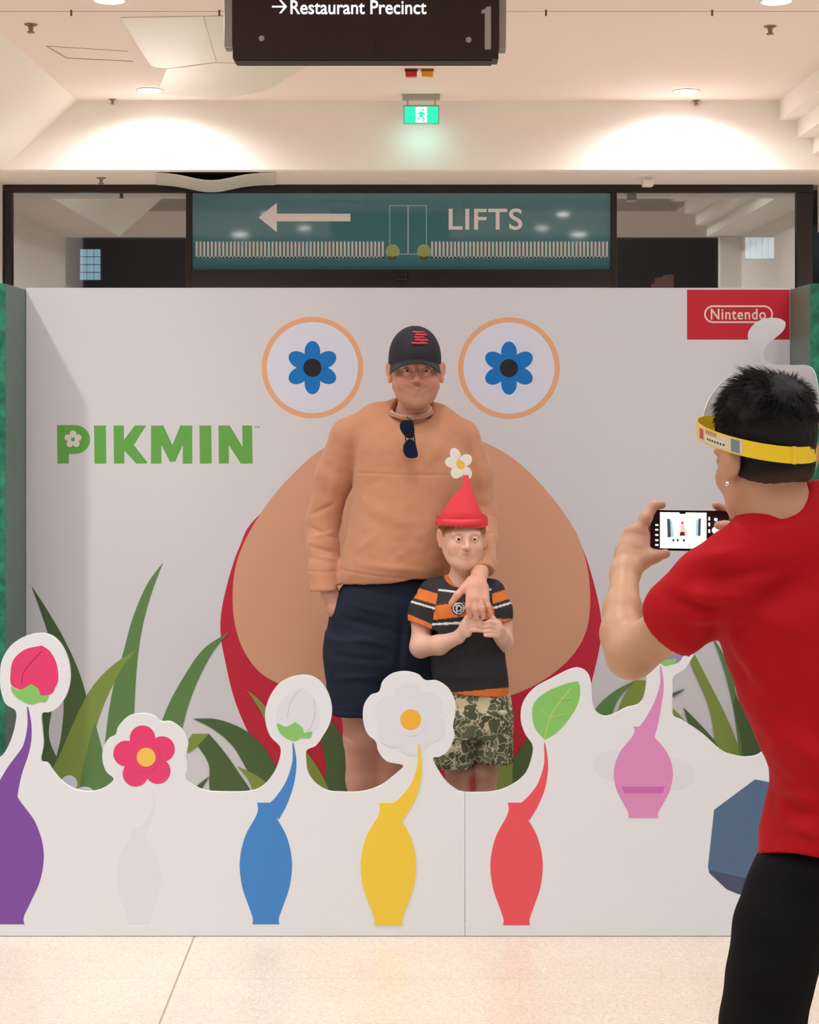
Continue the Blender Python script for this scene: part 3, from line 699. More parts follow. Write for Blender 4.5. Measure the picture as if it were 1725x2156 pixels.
# grass
C_ = True
blades = [
 (G1,[(66,1233,C_),(100,1285),(140,1355),(175,1440),(200,1560),(205,1668),(110,1668),(118,1600),(130,1540),(132,1455),(100,1330)]),
 (G1,[(90,1500,C_),(108,1495),(105,1560),(150,1668),(80,1668)]),
 (G2,[(343,1185,C_),(322,1240),(302,1310),(290,1385),(284,1470),(282,1560),(288,1668),(216,1668),(224,1540),(238,1450),(258,1380),(280,1300),(310,1230)]),
 (G3,[(288,1367,C_),(255,1410),(220,1480),(195,1560),(178,1668),(95,1668),(130,1580),(165,1500),(195,1445),(238,1400)]),
 (G2,[(200,1520,C_),(222,1600),(245,1668),(172,1668),(184,1580)]),
 (G2,[(484,1330,C_),(450,1370),(420,1425),(395,1490),(380,1560),(372,1668),(310,1668),(330,1560),(352,1490),(390,1420),(430,1365)]),
 (G3,[(395,1585,C_),(396,1560),(405,1545,C_),(440,1545,C_),(415,1572)]),
 (G1,[(440,1545,C_),(470,1580),(505,1630),(525,1672),(448,1672),(440,1610),(417,1570,C_)]),
 (G1,[(408,1513,C_),(460,1515),(520,1540),(565,1585),(590,1640),(590,1668),(545,1668),(520,1620),(490,1570),(450,1535)]),
 (G3,[(500,1613,C_),(540,1632),(565,1652),(572,1668),(538,1668),(522,1640)]),
 (G1,[(440,1635,C_),(428,1655),(420,1670),(400,1670),(420,1650)]),
 (G4,[(520,1452,C_),(548,1475),(575,1510),(590,1560),(570,1540),(548,1495)]),
 (G1,[(672,1535),(700,1520),(730,1580),(740,1668),(690,1668),(685,1600)]),
 (G3,[(646,1583,C_),(672,1620),(692,1672),(640,1672)]),
 (G3,[(1048,1600),(1075,1600),(1092,1640),(1090,1672),(1040,1672)]),
 (G1,[(1125,1540,C_),(1100,1570),(1080,1612),(1090,1672),(1150,1672),(1160,1590)]),
 (G2,[(1390,1395,C_),(1340,1430),(1290,1458),(1250,1500),(1240,1560),(1180,1668),(1260,1668),(1290,1500),(1330,1440)]),
 (G3,[(1336,1432,C_),(1380,1432,C_),(1375,1480),(1340,1560),(1320,1668),(1270,1668),(1300,1500)]),
 (G3,[(1462,1376,C_),(1490,1430),(1530,1510),(1560,1590),(1570,1668),(1510,1668),(1505,1560),(1490,1480),(1452,1390)]),
 (G2,[(1492,1325,C_),(1530,1390),(1560,1460),(1590,1540),(1610,1668),(1560,1668),(1555,1570),(1540,1470),(1515,1380)]),
 (G1,[(1545,1480),(1570,1430),(1600,1500),(1640,1580),(1660,1668),(1575,1668),(1560,1560)]),
 (G1,[(1440,1490,C_),(1470,1520),(1505,1560),(1512,1585),(1460,1545)]),
 (G3,[(1418,1492,C_),(1440,1515),(1450,1545),(1416,1530)]),
 (G1,[(1441,1450,C_),(1430,1458),(1415,1466),(1416,1460)]),
]
pr = Print(DB); pr.k = 5
for mm, q in blades: pr.p(spl(q), mm)
pr.done('printed_grass', back)
pr = Print(DB); pr.k = 30; pr.p(circ(146,1650,18,28), M_ball).p(circ(178,1672,22,28,16), M_ball); pr.done('printed_pebbles', back)
# lettering PIKMIN
pr = Print(DB)
pr.p([(120,895),(162,895)]+[(158+32*math.cos(t), 925.5+30.5*math.sin(t)) for t in np.linspace(-math.pi/2, math.pi/2, 16)]+[(145,956),(145,976),(121,976)], MG)
for q in ([(198,896),(223,896),(224,976),(199,976)], [(239,896),(261,896),(261,926),(284,896),(308,896),(282,937),(311,974),(308,976),(287,976),(262,949),(262,976),(240,976)],
          [(318,896),(344,896),(363,937),(380,896),(405,896),(405,976),(385,976),(385,937),(369,972),(358,972),(340,937),(340,976),(318,976)],
          [(420,896),(445,896),(446,976),(421,976)], [(460,896),(484,896),(511,941),(510,896),(531,896),(532,976),(507,976),(482,937),(482,976),(461,976)]): pr.same(q, MG)
def flower(pr, cx_, cy_, R, r, m,  n=5, ph=-math.pi/2, first=True):
    for k in range(n):
        t = ph+k*2*math.pi/n; pr.p(circ(cx_+R*math.cos(t), cy_+R*math.sin(t), r, 32), m)
    pr.p(circ(cx_,cy_,R*.8,24), m)
flower(pr, 154, 925, 11.5, 7, M_cream); pr.p(circ(154,925,4.2,16), MG)
pr.done('printed_lettering', back); text('trademark', 'TM', (535,897,547,902), DB, .0006, MG, back)
# red corner logo
pr = Print(DB); pr.p([(1447,610),(1663,610),(1663,715),(1447,715)], mat('print_logo_red', (206,32,50), .5)); 
def rr_(x0,y0,x1,y1,n=14):
    r = (y1-y0)/2; return [(x1-r+r*math.sin(t), y0+r-r*math.cos(t)) for t in np.linspace(0,math.pi,n)]+[(x0+r-r*math.sin(t), y1-r+r*math.cos(t)) for t in np.linspace(0,math.pi,n)]
pr.p(rr_(1483,643,1628,680), M_cream).p(rr_(1486.5,646.5,1624.5,676.5), MATS['print_logo_red']); pr.done('printed_logo_block', back)
text('logo_word', 'Nintendo', (1497,650,1613,673), DB-.0013, .0006, M_cream, back, .014, 1.12)
# side wings
def wing_mat():
    if 'wing_green' in MATS: return MATS['wing_green']
    m = mat('wing_green', (24,112,84), .55); nt = m.node_tree; b = nt.nodes['Principled BSDF']; n = nt.nodes.new('ShaderNodeTexNoise'); n.inputs['Scale'].default_value = 26; n.inputs['Detail'].default_value = 5
    r = nt.nodes.new('ShaderNodeValToRGB'); r.color_ramp.elements[0].position = .38; r.color_ramp.elements[0].color = lin((14,92,72)); r.color_ramp.elements[1].position = .66; r.color_ramp.elements[1].color = lin((34,142,100))
    tc = nt.nodes.new('ShaderNodeTexCoord'); nt.links.new(tc.outputs['Object'], n.inputs['Vector']); nt.links.new(n.outputs['Fac'], r.inputs[0]); nt.links.new(r.outputs[0], b.inputs['Base Color']); return m
M_side = mat('wing_side_grey_green', (104,128,116), .5, noise=(60,.12)); M_wg = wing_mat()
def wing(xa, xb, label, inner):
    e = empty('side_wing', label, 'panel', ((xa+xb)/2, 5.46, 0))
    MB().box((xa,5.462,0), (xb,DB+.05,2.0), M_side, .002).done('wing_box', e); MB().box((xa,5.458,0), (xb,5.462,2.0), M_wg).done('front_print', e)
wing(x0-.60, x0-.001, 'tall green side wing at the left end of the backdrop', 1); wing(x1+.001, x1+.62, 'tall green side wing at the right end of the backdrop', -1)
# ------------------------------------------------ front boards
top = [(-110,1640),(-60,1610),(-20,1602),(5,1590),(22,1560),(32,1525),(33,1497),(12,1482),(2,1455),(0,1425),(4,1390),(25,1357),(58,1338),(95,1334),(122,1349),(142,1384),(148,1425),(141,1460),(124,1487),(105,1499),(88,1503),(89,1535),(91,1568),(86,1601),(100,1607),(112,1624),(130,1645),(155,1661),(185,1667),(215,1661),(239,1641),(224,1625),(216,1602),(217,1576),(228,1556),(243,1547),(250,1528),(271,1508),(300,1502),(325,1508),(338,1519),(360,1520),(385,1538),(396,1562),(392,1590),(395,1613),(391,1638),(406,1653),(426,1663),(450,1667),(520,1667),(552,1656),(575,1630),(588,1600),(590,1573),(570,1551),(560,1524),(559,1495),(569,1465),(588,1440),(614,1426),(645,1422),(671,1432),(690,1457),(699,1490),(695,1522),(680,1550),(665,1570),(646,1580),(645,1602),(649,1627),(665,1650),(690,1665),(720,1668),(762,1667),(800,1655),(830,1633),(849,1612),(815,1603),(797,1582),(791,1561),(774,1545),(765,1518),(766,1487),(780,1465),(798,1457),(806,1435),(826,1419),(853,1414),(880,1420),(896,1433),(921,1434),(945,1450),(958,1476),(959,1503),(954,1528),(957,1550),(944,1580),(926,1593),(912,1597),(925,1625),(944,1650),(966,1666)]
top2 = [(966,1666),(979,1668.5),(1000,1669),(1040,1667),(1075,1655),(1105,1632),(1119,1600),(1122,1570),(1106,1545),(1097,1515),(1102,1480),(1125,1450),(1160,1430),(1200,1410),(1222,1407),(1240,1420),(1246,1450),(1248,1480),(1258,1500),(1275,1508),(1295,1503),(1320,1490),(1345,1483),(1357,1465),(1362,1430),(1357,1408),(1345,1385),(1345,1350),(1370,1320),(1405,1310),(1440,1318),(1465,1345),(1468,1365),(1456,1388),(1440,1410),(1418,1425),(1417,1450),(1417,1503),(1440,1518),(1480,1545),(1520,1580),(1545,1590),(1572,1594),(1600,1588),(1618,1565),(1615,1535),(1580,1505),(1555,1470),(1550,1430),(1570,1385),(1620,1362),(1675,1378),(1705,1425),(1695,1485),(1660,1525),(1662,1590),(1700,1622),(1760,1640)]
t1 = spl(top, False, 7); t2 = spl(top2, False, 7)
t1 = t1+[(979,1668.5)]; t2 = [p for p in t2 if p[0] >= 980 or p[0] > 979.6][0:]; t2 = [(979.8,1668.6)]+t2
zb = CZ-.002
TH = .012
def board(poly, label):
    e = empty('front_board', label, 'board', (sum(p[0] for p in poly)/len(poly)*0+(poly[0][0]-CX)*DF/F, DF, 0))
    q = xz(poly, DF); q[0] = (q[0][0], .002); q[-1] = (q[-1][0], .002)
    MB().prism(q, DF, DF+TH, M_front).done('cutout_board', e)
    lo = min(p[0] for p in q)+.25; hi = max(p[0] for p in q)-.25
    for x in (lo, hi):   # rear easel feet
        MB().prism([(0,0),(0,0)], 0, 0, M_core) if False else None
        mb = MB(); mb.add([(x-.006,DF+TH,0),(x+.006,DF+TH,0),(x+.006,DF+.20,0),(x-.006,DF+.20,0),(x-.006,DF+TH,.38),(x+.006,DF+TH,.38)], [(0,3,2,1),(0,1,5,4),(1,2,5),(0,4,3),(3,4,5,2)], M_core); mb.done('easel_foot', e)
    return e
fb1 = board([(-110,1974)]+t1+[(979,1974)], 'left white cutout board with the row of printed flowers, in front of the man')
fb2 = board([(980,1974)]+t2+[(1760,1974)], 'right white cutout board with the printed green leaf, in front of the boy and photographer')
M_pk = mat('print_pink', (236,62,118), .5); M_yc = mat('print_yellow_centre', (250,204,86), .5); M_lf = mat('print_leaf', (140,206,108), .5); M_vn = mat('print_vein', (196,216,96), .5)
M_pl = mat('print_purple', (128,76,168), .5); M_pb = mat('print_vase_blue', (66,138,212), .5); M_py = mat('print_vase_yellow', (248,212,64), .5); M_pr = mat('print_vase_red', (240,86,96), .5)
M_pw = mat('print_vase_white', (232,233,241), .5); M_pp = mat('print_vase_pink', (228,148,200), .5); M_sl = mat('print_slate', (84,112,144), .5); M_sl2 = mat('print_slate_dark', (72,82,110), .5)
M_petal = mat('print_white_petal', (229,233,240), .5); M_halo = mat('print_halo', (233,231,231), .5); M_or = mat('print_orange_centre', (250,186,64), .5); M_pln = mat('print_pink_line', (150,36,80), .5); M_gl = mat('print_grey_line', (205,208,216), .5)
def stem(pr, pts, wd, m): pr.line(spl(pts, False, 8), [a for a in np.interp(np.linspace(0,1,(len(pts)-1)*8+1), np.linspace(0,1,len(wd)), wd)], m)
def vase(pr, cx_, y0, y1, hw, m, clip=None):
    prof = [(0,.34),(.05,.30),(.12,.40),(.28,.80),(.48,1.0),(.68,.92),(.85,.66),(.95,.50),(1,.52)]
    L = spl([(cx_-hw*w_, y0+(y1-y0)*t) for t, w_ in prof], False, 6); R_ = spl([(cx_+hw*w_, y0+(y1-y0)*t) for t, w_ in prof], False, 6)
    pr.p(L+R_[::-1], m)
def bud(pr, pts, sep, lines, m, ml):
    pr.p(spl(pts), m)
    for l in lines: pr.line(spl(l, False), 1.6, ml)
    pr.p(spl(sep), M_lf)
pr = Print(DF); bud(pr, [(88,1359,C_),(106,1372),(119,1397),(123,1428),(117,1447),(104,1463),(60,1462),(40,1452),(24,1442),(22,1420),(28,1390),(52,1368)], [(23,1445),(41,1453),(65,1440,C_),(80,1450),(86,1465,C_),(103,1464),(96,1478),(84,1478),(65,1483),(45,1475),(28,1461)], [[(88,1371),(70,1390),(50,1415),(46,1442)]], M_pk, M_pln); pr.done('printed_bud', fb1)
pr = Print(DF); stem(pr, [(58,1488),(62,1530),(55,1575),(30,1625),(12,1672)], [2,9,16,34,52], M_pl); vase(pr, 8, 1650, 1946, 84, M_pl); pr.done('printed_vase', fb1)
pr = Print(DF); flower(pr, 305, 1594, 40, 27, M_pk, 5, -math.pi/2-.12); pr.p(circ(308,1594,20,32), M_yc); pr.done('printed_flower', fb1)
pr = Print(DF); stem(pr, [(322,1662),(324,1695),(315,1725),(298,1752)], [2,6,12,24], M_pw); vase(pr, 292, 1740, 1944, 46, M_pw); pr.done('printed_vase', fb1)
pr = Print(DF); bud(pr, [(634,1447,C_),(655,1460),(672,1492),(672,1525),(655,1545),(620,1550),(592,1540),(582,1520),(585,1490),(605,1462)], [(584,1523),(602,1530),(622,1520,C_),(637,1532),(640,1543,C_),(657,1541),(652,1554),(635,1554),(620,1560),(600,1552),(588,1540)], [[(632,1452),(612,1478),(605,1510)],[(660,1470),(664,1500),(655,1530),(645,1540)]], M_petal, M_gl); pr.done('printed_bud', fb1)
pr = Print(DF); stem(pr, [(617,1564),(620,1605),(610,1650),(590,1690),(572,1712)], [2,9,18,30,42], M_pb); vase(pr, 560, 1690, 1946, 55, M_pb); pr.done('printed_vase', fb1)
pr = Print(DF); flower(pr, 864, 1514, 44, 33, M_petal, 6, -math.pi/2-.1); pr.p(circ(865,1515,22,36), M_or); pr.done('printed_flower', fb1)
pr = Print(DF); pr.k = 10; stem(pr, [(882,1566),(884,1610),(874,1655),(852,1692),(830,1714)], [2,9,19,32,44], M_py); vase(pr, 818, 1690, 1947, 58, M_py); pr.done('printed_vase', fb1)
pr = Print(DF); pr.p(spl([(1217,1434,C_),(1222,1450),(1218,1480),(1198,1515),(1170,1545),(1147,1558,C_),(1128,1535),(1121,1508),(1125,1480),(1150,1457),(1190,1440)]), M_lf)
pr.line(spl([(1147,1556),(1155,1520),(1170,1490),(1203,1448)], False), 2.6, M_vn); pr.line([(1160,1512),(1139,1490)], 1.6, M_vn); pr.line([(1163,1510),(1195,1503)], 1.6, M_vn); pr.line([(1180,1474),(1165,1463)], 1.4, M_vn); pr.line([(1181,1473),(1203,1470)], 1.4, M_vn); pr.done('printed_leaf', fb2)
pr = Print(DF); stem(pr, [(1147,1564),(1150,1610),(1140,1655),(1120,1690),(1100,1714)], [2,9,18,30,42], M_pr); vase(pr, 1088, 1690, 1948, 55, M_pr); pr.done('printed_vase', fb2)
pr = Print(DF); pr.p(spl([(1412,1330,C_),(1436,1350),(1440,1375),(1428,1395),(1400,1398),(1385,1375),(1392,1345)]), mat('print_lilac', (150,140,190), .5)).p(spl([(1390,1392),(1412,1388),(1424,1386),(1420,1397),(1400,1402)]), M_lf); pr.done('printed_bud', fb2)
pr = Print(DF); stem(pr, [(1391,1402),(1394,1440),(1386,1480),(1372,1520),(1360,1545)], [2,8,16,30,42], M_pp); pr.p(circ(1298,1612,50,40,32,.1), M_pw).same(circ(1414,1628,50,40,34,.1), M_pw); vase(pr, 1355, 1530, 1722, 62, M_pp)
pr.p([(1310,1656),(1400,1656),(1396,1670),(1315,1670)], mat('print_pink_band', (208,112,184), .5)); pr.done('printed_vase', fb2)
pr = Print(DF); pr.p(spl([(1590,1641,C_),(1625,1648),(1680,1665),(1700,1700),(1700,1780),(1680,1830),(1640,1870),(1556,1883,C_),(1530,1872,C_),(1494,1838,C_),(1491,1825,C_),(1504,1705,C_)], True, 3), M_sl); pr.p([(1493,1832),(1600,1855),(1640,1868),(1556,1883),(1530,1872),(1494,1838)], M_sl2); pr.done('printed_stone_block', fb2)
Print(DF).p(circ(1620,1430,44,32), mat('print_pale_pink', (240,190,200), .5)).done('printed_flower', fb2)
# ================================================================== people
def Wp(px, py, D): return ((px-CX)*D/F, D, CZ-(py-HY)*D/F)
def Wr(px, py, D, rpx): return Wp(px, py, D)+(rpx*D/F,)
def chainp(S, pts, k=.01, mode='u', flat=None): S.chain([Wr(*p) for p in pts], k, mode, None, flat)
def sec(D, rows, ry_scale=1):
    """rows (py, x_left, x_right, depth centre offset, half depth)"""
    o = []
    for py, xl, xr, dy, ry in rows:
        o.append((CZ-(py-HY)*D/F, ((xl+xr)/2-CX)*D/F, D+dy, (xr-xl)/2*D/F, ry))
    return o
def shoe(parent, x, y, L, yaw, m, ms):
    S = SDF(axis(x-.2, x+.2, .004), axis(y-.24, y+.24, .004), axis(-.01, .16*L/.28+.02, .004)); s = L/.28
    R = rot(yaw); fr = ((x, y, 0), R, s)
    S.rc((0,.075,.05), (0,-.12,.035), .048, .036, .03, frame=fr, flat=((0,0,1),.95)); S.rc((0,.07,.05), (0,.06,.10), .045, .040, .02, frame=fr)
    S.rc((0,-.04,.045), (0,-.11,.035), .047, .045, .02, frame=fr)
    S.cut((0,0,.008), (0,0,-1)); S.rc((0,.06,.12), (0,.06,.2), .032, .034, .005, 's', frame=fr)
    v, q = S.mesh(1); sh = build('shoe', v, q, m, parent, None, True)
    S2 = SDF(axis(x-.2, x+.2, .004), axis(y-.24, y+.24, .004), axis(-.008, .05, .003))
    S2.rc((0,.075,.012), (0,-.115,.012), .051, .046, 0, frame=fr); S2.cut((0,0,.022*s), (0,0,1)); S2.cut((0,0,.001), (0,0,-1))
    v, q = S2.mesh(1); build('sole', v, q, ms, sh, None, True)
M_sole = mat('shoe_sole_white', (225,222,218), .6); M_shoe = mat('shoe_grey', (88,92,100), .7); M_shoeb = mat('shoe_black', (28,28,30), .6)
M_skin1 = mat('skin_fair_ruddy', (214,158,134), .5, attr=True, bump=(260,.12), sss=.12)
M_skin2 = mat('skin_fair_child', (226,178,152), .48, attr=True, bump=(260,.08), sss=.12)
M_skin3 = mat('skin_warm_tan', (206,156,122), .46, attr=True, bump=(240,.12), sss=.12)

# ------------------------------------------------------------------ the man
DM = 5.25; floorM = HY+CZ*F/DM
man = empty('person', 'standing man in a tan sweatshirt, navy shorts and dark cap, arm around the boy', 'person', (Wp(800,0,DM)[0], DM, 0))
hfr = (Wp(876,781,5.20), rot(.03, .05, 0), .985)
ax = axis(-.42, .36, .0055, [((812-CX)*DM/F, (935-CX)*DM/F, .0020), ((940-CX)*4.95/F, (1040-CX)*4.95/F, .0024)])
ay = axis(4.82, 5.48, .005, [(5.04, 5.13, .0022)])
az = axis(-.02, 1.88, .0055, [(CZ-(870-HY)*DM/F, CZ-(735-HY)*DM/F, .0020), (CZ-(1305-HY)*4.94/F, CZ-(1195-HY)*4.94/F, .0024)])
S = SDF(ax, ay, az)
head(S, hfr, smile=1.0, ear=1.05, wide=1.07, lid_open=.55)
chainp(S, [(874,835,5.235,33), (868,885,5.27,37), (864,925,5.28,48)], .02)
chainp(S, [(862,910,5.28,40), (748,926,5.28,27)], .02); chainp(S, [(862,910,5.28,40), (964,928,5.28,27)], .02)
S.loft(sec(DM, [(1260,745,925,.02,.09),(1200,745,925,.02,.10),(1100,755,960,.02,.10),(1000,765,970,.02,.105),(920,775,960,.03,.09),(890,800,930,.03,.07)]), .03)
S.loft(sec(DM, [(1230,735,935,.02,.10),(1300,715,940,.03,.10),(1380,715,935,.02,.09)]), .03)
chainp(S, [(736,930,5.29,27),(683,1095,5.32,22),(685,1215,5.25,17),(694,1248,5.245,17)], .02)
chainp(S, [(694,1248,5.245,17),(708,1280,5.25,19),(735,1320,5.25,17)], .015)
chainp(S, [(970,932,5.29,26),(1016,1095,5.29,26),(1012,1180,5.09,21),(1010,1206,4.995,17)], .02)
# left hand spread on the boy's chest
chainp(S, [(1010,1203,4.99,17),(1006,1232,4.93,19)], .015, flat=((0,1,0),.75)); chainp(S, [(1002,1240,4.918,15),(1001,1260,4.903,14)], .012, flat=((0,1,0),.7)); chainp(S, [(1018,1238,4.925,12),(1022,1262,4.907,10)], .012, flat=((0,1,0),.8)); chainp(S, [(990,1230,4.93,11),(990,1262,4.903,9)], .012, flat=((0,1,0),.85))
for pts in ([(988,1258,4.902,7.2),(986,1277,4.893,6.8),(990,1297,4.900,5.8)], [(999,1262,4.900,7.4),(1001,1282,4.890,7.0),(1004,1302,4.898,6.0)],
            [(1011,1262,4.901,7.2),(1015,1281,4.892,6.8),(1018,1300,4.899,5.8)], [(1023,1260,4.906,6.4),(1029,1276,4.899,6.0),(1033,1291,4.903,5.2)]):
    chainp(S, pts, .004)
chainp(S, [(992,1222,4.945,10),(978,1238,4.925,8.6),(963,1253,4.912,7.8),(950,1270,4.912,6.2)], .006)
# legs
for xs_ in ([(765,1390,.0,58),(760,1480,0,44),(758,1555,-.01,33),(762,1640,.015,32),(766,1720,.01,25),(768,1818,.01,17)], [(868,1390,.0,58),(845,1480,.02,44),(816,1555,.02,33),(815,1640,.04,32),(820,1720,.04,25),(824,1818,.03,17)]):
    chainp(S, [(a, b, DM+c, r) for a, b, c, r in xs_], .02)
    a, b, c, r = xs_[-1]; chainp(S, [(a, b+20, DM+c, 18), (a, 1868, DM+c-.09, 15)], .02)
v, q = S.mesh(2); L = to_local(v, hfr); C = np.tile(np.array(lin((222,164,140))[:3]), (len(v), 1))
hm = (v[:, 2] > Wp(0,868,DM)[2])
for s_ in (-1, 1):
    C = mixc(C, (214,128,116), .55*g(L, (s_*.042,-.075,-.028), (.024,.05,.022))*hm); C = mixc(C, (206,116,100), .6*g(L, (s_*.085,.015,0), (.012,.03,.035))*hm)
    C = mixc(C, (112,74,52), .75*g(L, (s_*.034,-.09,.022), (.017,.03,.0045))*hm)
C = mixc(C, (205,122,108), .6*g(L, (0,-.11,-.024), (.014,.03,.016))*hm)
Lm = L.copy(); Lm[:, 2] -= .0095*np.minimum(np.abs(L[:, 0])/.03, 1.2)
C = mixc(C, (176,92,84), .8*g(Lm, (0,-.10,-.0555), (.030,.03,.0075))*hm); C = mixc(C, (96,44,40), .8*g(Lm, (0,-.10,-.0555), (.031,.03,.0030))*hm); C = mixc(C, (236,226,214), .7*g(Lm, (0,-.10,-.0550), (.017,.03,.0020))*hm)
bd = np.clip((-.035-L[:, 2])/.02, 0, 1)*np.clip((.02-L[:, 1])/.03, 0, 1)*hm*(1-g(L, (0,-.10,-.056), (.025,.05,.009))); bd = bd*(L[:, 2] > -.128)
C = mixc(C, (160,106,84), .42*bd*(1+.3*vnoise(L, 400)))
bm_ = build('body', v, q, M_skin1, man, None, True, C); eyes(hfr, man, ('hazel', (92,76,56)))
shoe(man, Wp(766,0,DM)[0], DM-.04, .29, .1, M_shoeb, M_sole); shoe(man, Wp(826,0,DM)[0]+.03, DM-.0, .29, -.25, M_shoeb, M_sole)
# short hair at the temples
S = SDF(axis(-.12,.16,.0025), axis(5.05,5.38,.0025), axis(CZ-(830-HY)*DM/F,CZ-(720-HY)*DM/F,.0025))
S.ell((0,.022,.037), (.0795*1.06,.0975,.085), 0, frame=hfr); S.ell((0,.03,-.01), (.074*1.03,.085,.08), .02, frame=hfr)
pz = from_local((0,0,.0), hfr); S.cut(from_local((0,-.012,0), hfr), (0,-1,-.1)); S.cut(from_local((0,0,-.012), hfr), (0,.25,-1))
v, q = S.mesh(1); build('hair', v, q, mat('hair_brown_short', (86,62,46), .8, bump=(300,.5)), man, None, True)
# cap
M_cap = mat('cap_navy_black', (34,36,46), .75, bump=(500,.25)); M_capr = mat('cap_embroidery_red', (214,74,92), .7); M_capb = mat('cap_brim_lining', (84,54,50), .8)
cfr = (Wp(874,762,5.20), rot(.03,-.05,0), 1.0)
S = SDF(axis(-.11,.15,.0028), axis(5.05,5.36,.0028), axis(CZ-(790-HY)*DM/F,CZ-(680-HY)*DM/F,.0025))
S.ell((0,.02,-.004), (.0855,.108,.115), 0, frame=cfr); S.ell((0,.0,.04), (.07,.085,.07), .03, frame=cfr)
S.ell((0,.02,-.012), (.081,.104,.108), 0, 's', frame=cfr); S.cut(from_local((0,0,-.008), cfr), np.array(cfr[1])@np.array((0,.10,-1)))
v, q = S.mesh(2); L = to_local(v, cfr); N_ = normals(v, q); gr = np.exp(-((L[:, 0])/.0012)**2)+sum(np.exp(-((L[:, 0]-s_*.055*(1-np.clip((L[:, 2])/.12,0,1)))/.0014)**2) for s_ in (-1, 1)); v = v-N_*(.0010*gr)[:, None]
cap = build('cap', v, q, M_cap, man, None, True)
mb = MB(); rows = 14; cols = 28; vs = []
for layer, dz in ((0, 0), (1, -.004)):
    for i in range(rows+1):
        t = i/rows
        for j in range(cols+1):
            a = math.radians(-78+156*j/cols); r0x, r0y = .080, .080
            x = math.sin(a)*(r0x+.004*t); yb = -math.cos(a)*.092+.012; yf = yb-.066*math.cos(a*1.0)**.8*t if math.cos(a) > 0 else yb
            z = .004+dz+.004*t-.030*(x/.085)**2*(.35+.65*t)-.020*t
            vs.append(tuple(from_local((x, yf, z), cfr)))
n1_ = (rows+1)*(cols+1); fs = []; fm_ = []
for l in (0, 1):
    for i in range(rows):
        for j in range(cols):
            a = l*n1_+i*(cols+1)+j; qd = (a, a+1, a+cols+2, a+cols+1); fs.append(qd if l == 0 else qd[::-1]); fm_.append(l)
def rim(a, b): fs.append((a, b, b+n1_, a+n1_)); fm_.append(0)
for j in range(cols): rim(rows*(cols+1)+j+1, rows*(cols+1)+j); rim(j, j+1)
for i in range(rows): rim(i*(cols+1), (i+1)*(cols+1)); rim((i+1)*(cols+1)+cols, i*(cols+1)+cols)
build('brim', vs, [f[::-1] for f in fs], [M_cap, M_capb], cap, fm_, True)
mb = MB()
for (xa, xb, zz, th_) in ((-.014,.028,.090,.0060),(-.006,.034,.081,.0066),(-.010,.026,.072,.0054),(-.008,.038,.063,.0066),(-.018,.036,.053,.0060)):
    pts = []
    for i in range(9):
        x = xa+(xb-xa)*i/8+.003; yy = -.5
        # front of the dome at this height
        e1 = 1-(x/.0855)**2-((zz+.004)/.115)**2; yy = .02-.108*math.sqrt(max(e1, 0)); e2 = 1-(x/.07)**2-((zz-.04)/.07)**2
        if e2 > 0: yy = min(yy, -.085*math.sqrt(e2))
        pts.append(tuple(from_local((x, yy-.0075, zz+.0006*math.sin(i*1.3)), cfr)))
    mb.tube(pts, [th_*.25]+[th_*.62]*7+[th_*.25], M_capr, 8)
mb.done('embroidery', cap, True)
# sweatshirt
M_sw = mat('sweatshirt_tan', (202,142,106), .85, bump=(420,.35), sheen=.25, noise=(9,.04))
S = SDF(axis(-.44,.37,.0042), axis(4.96,5.50,.0042), axis(CZ-(1262-HY)*DM/F,CZ-(830-HY)*DM/F,.0042))
S.loft(sec(DM, [(1258,722,950,.015,.125),(1238,718,955,.015,.128),(1200,716,964,.01,.140),(1150,724,975,.01,.142),(1100,734,982,.015,.140),(1040,742,990,.02,.135),(980,746,994,.025,.132),(930,750,978,.03,.125),(895,765,960,.035,.10),(868,800,925,.04,.07)]), 0, 2.25)
chainp(S, [(868,872,5.285,38),(795,886,5.285,32),(738,914,5.285,38)], .035); chainp(S, [(862,872,5.285,38),(920,884,5.285,31),(966,916,5.285,38)], .035)
chainp(S, [(732,920,5.285,38),(702,1005,5.31,38),(681,1095,5.33,35),(680,1150,5.30,33),(683,1200,5.27,31),(686,1246,5.245,31)], .02)
chainp(S, [(974,922,5.285,37),(1000,1000,5.29,37),(1014,1090,5.29,34),(1016,1140,5.20,30),(1014,1186,5.07,28.5),(1012,1212,4.99,27)], .02)
S.cut(Wp(686,1243,5.245), (0.02,0,-1), hi=(Wp(718,0,5.25)[0],9,9)); 
S.cut(Wp(1015,1202,5.02), (.12,-.62,-1), lo=(Wp(975,0,5.0)[0],4.9,Wp(0,1240,5)[2]), hi=(Wp(1060,0,5)[0],5.12,Wp(0,1170,5)[2]))
S.cut(Wp(720,1229,DM), (.10,0,-1), lo=(Wp(716.5,0,DM)[0],4,0), hi=(9,9,9))
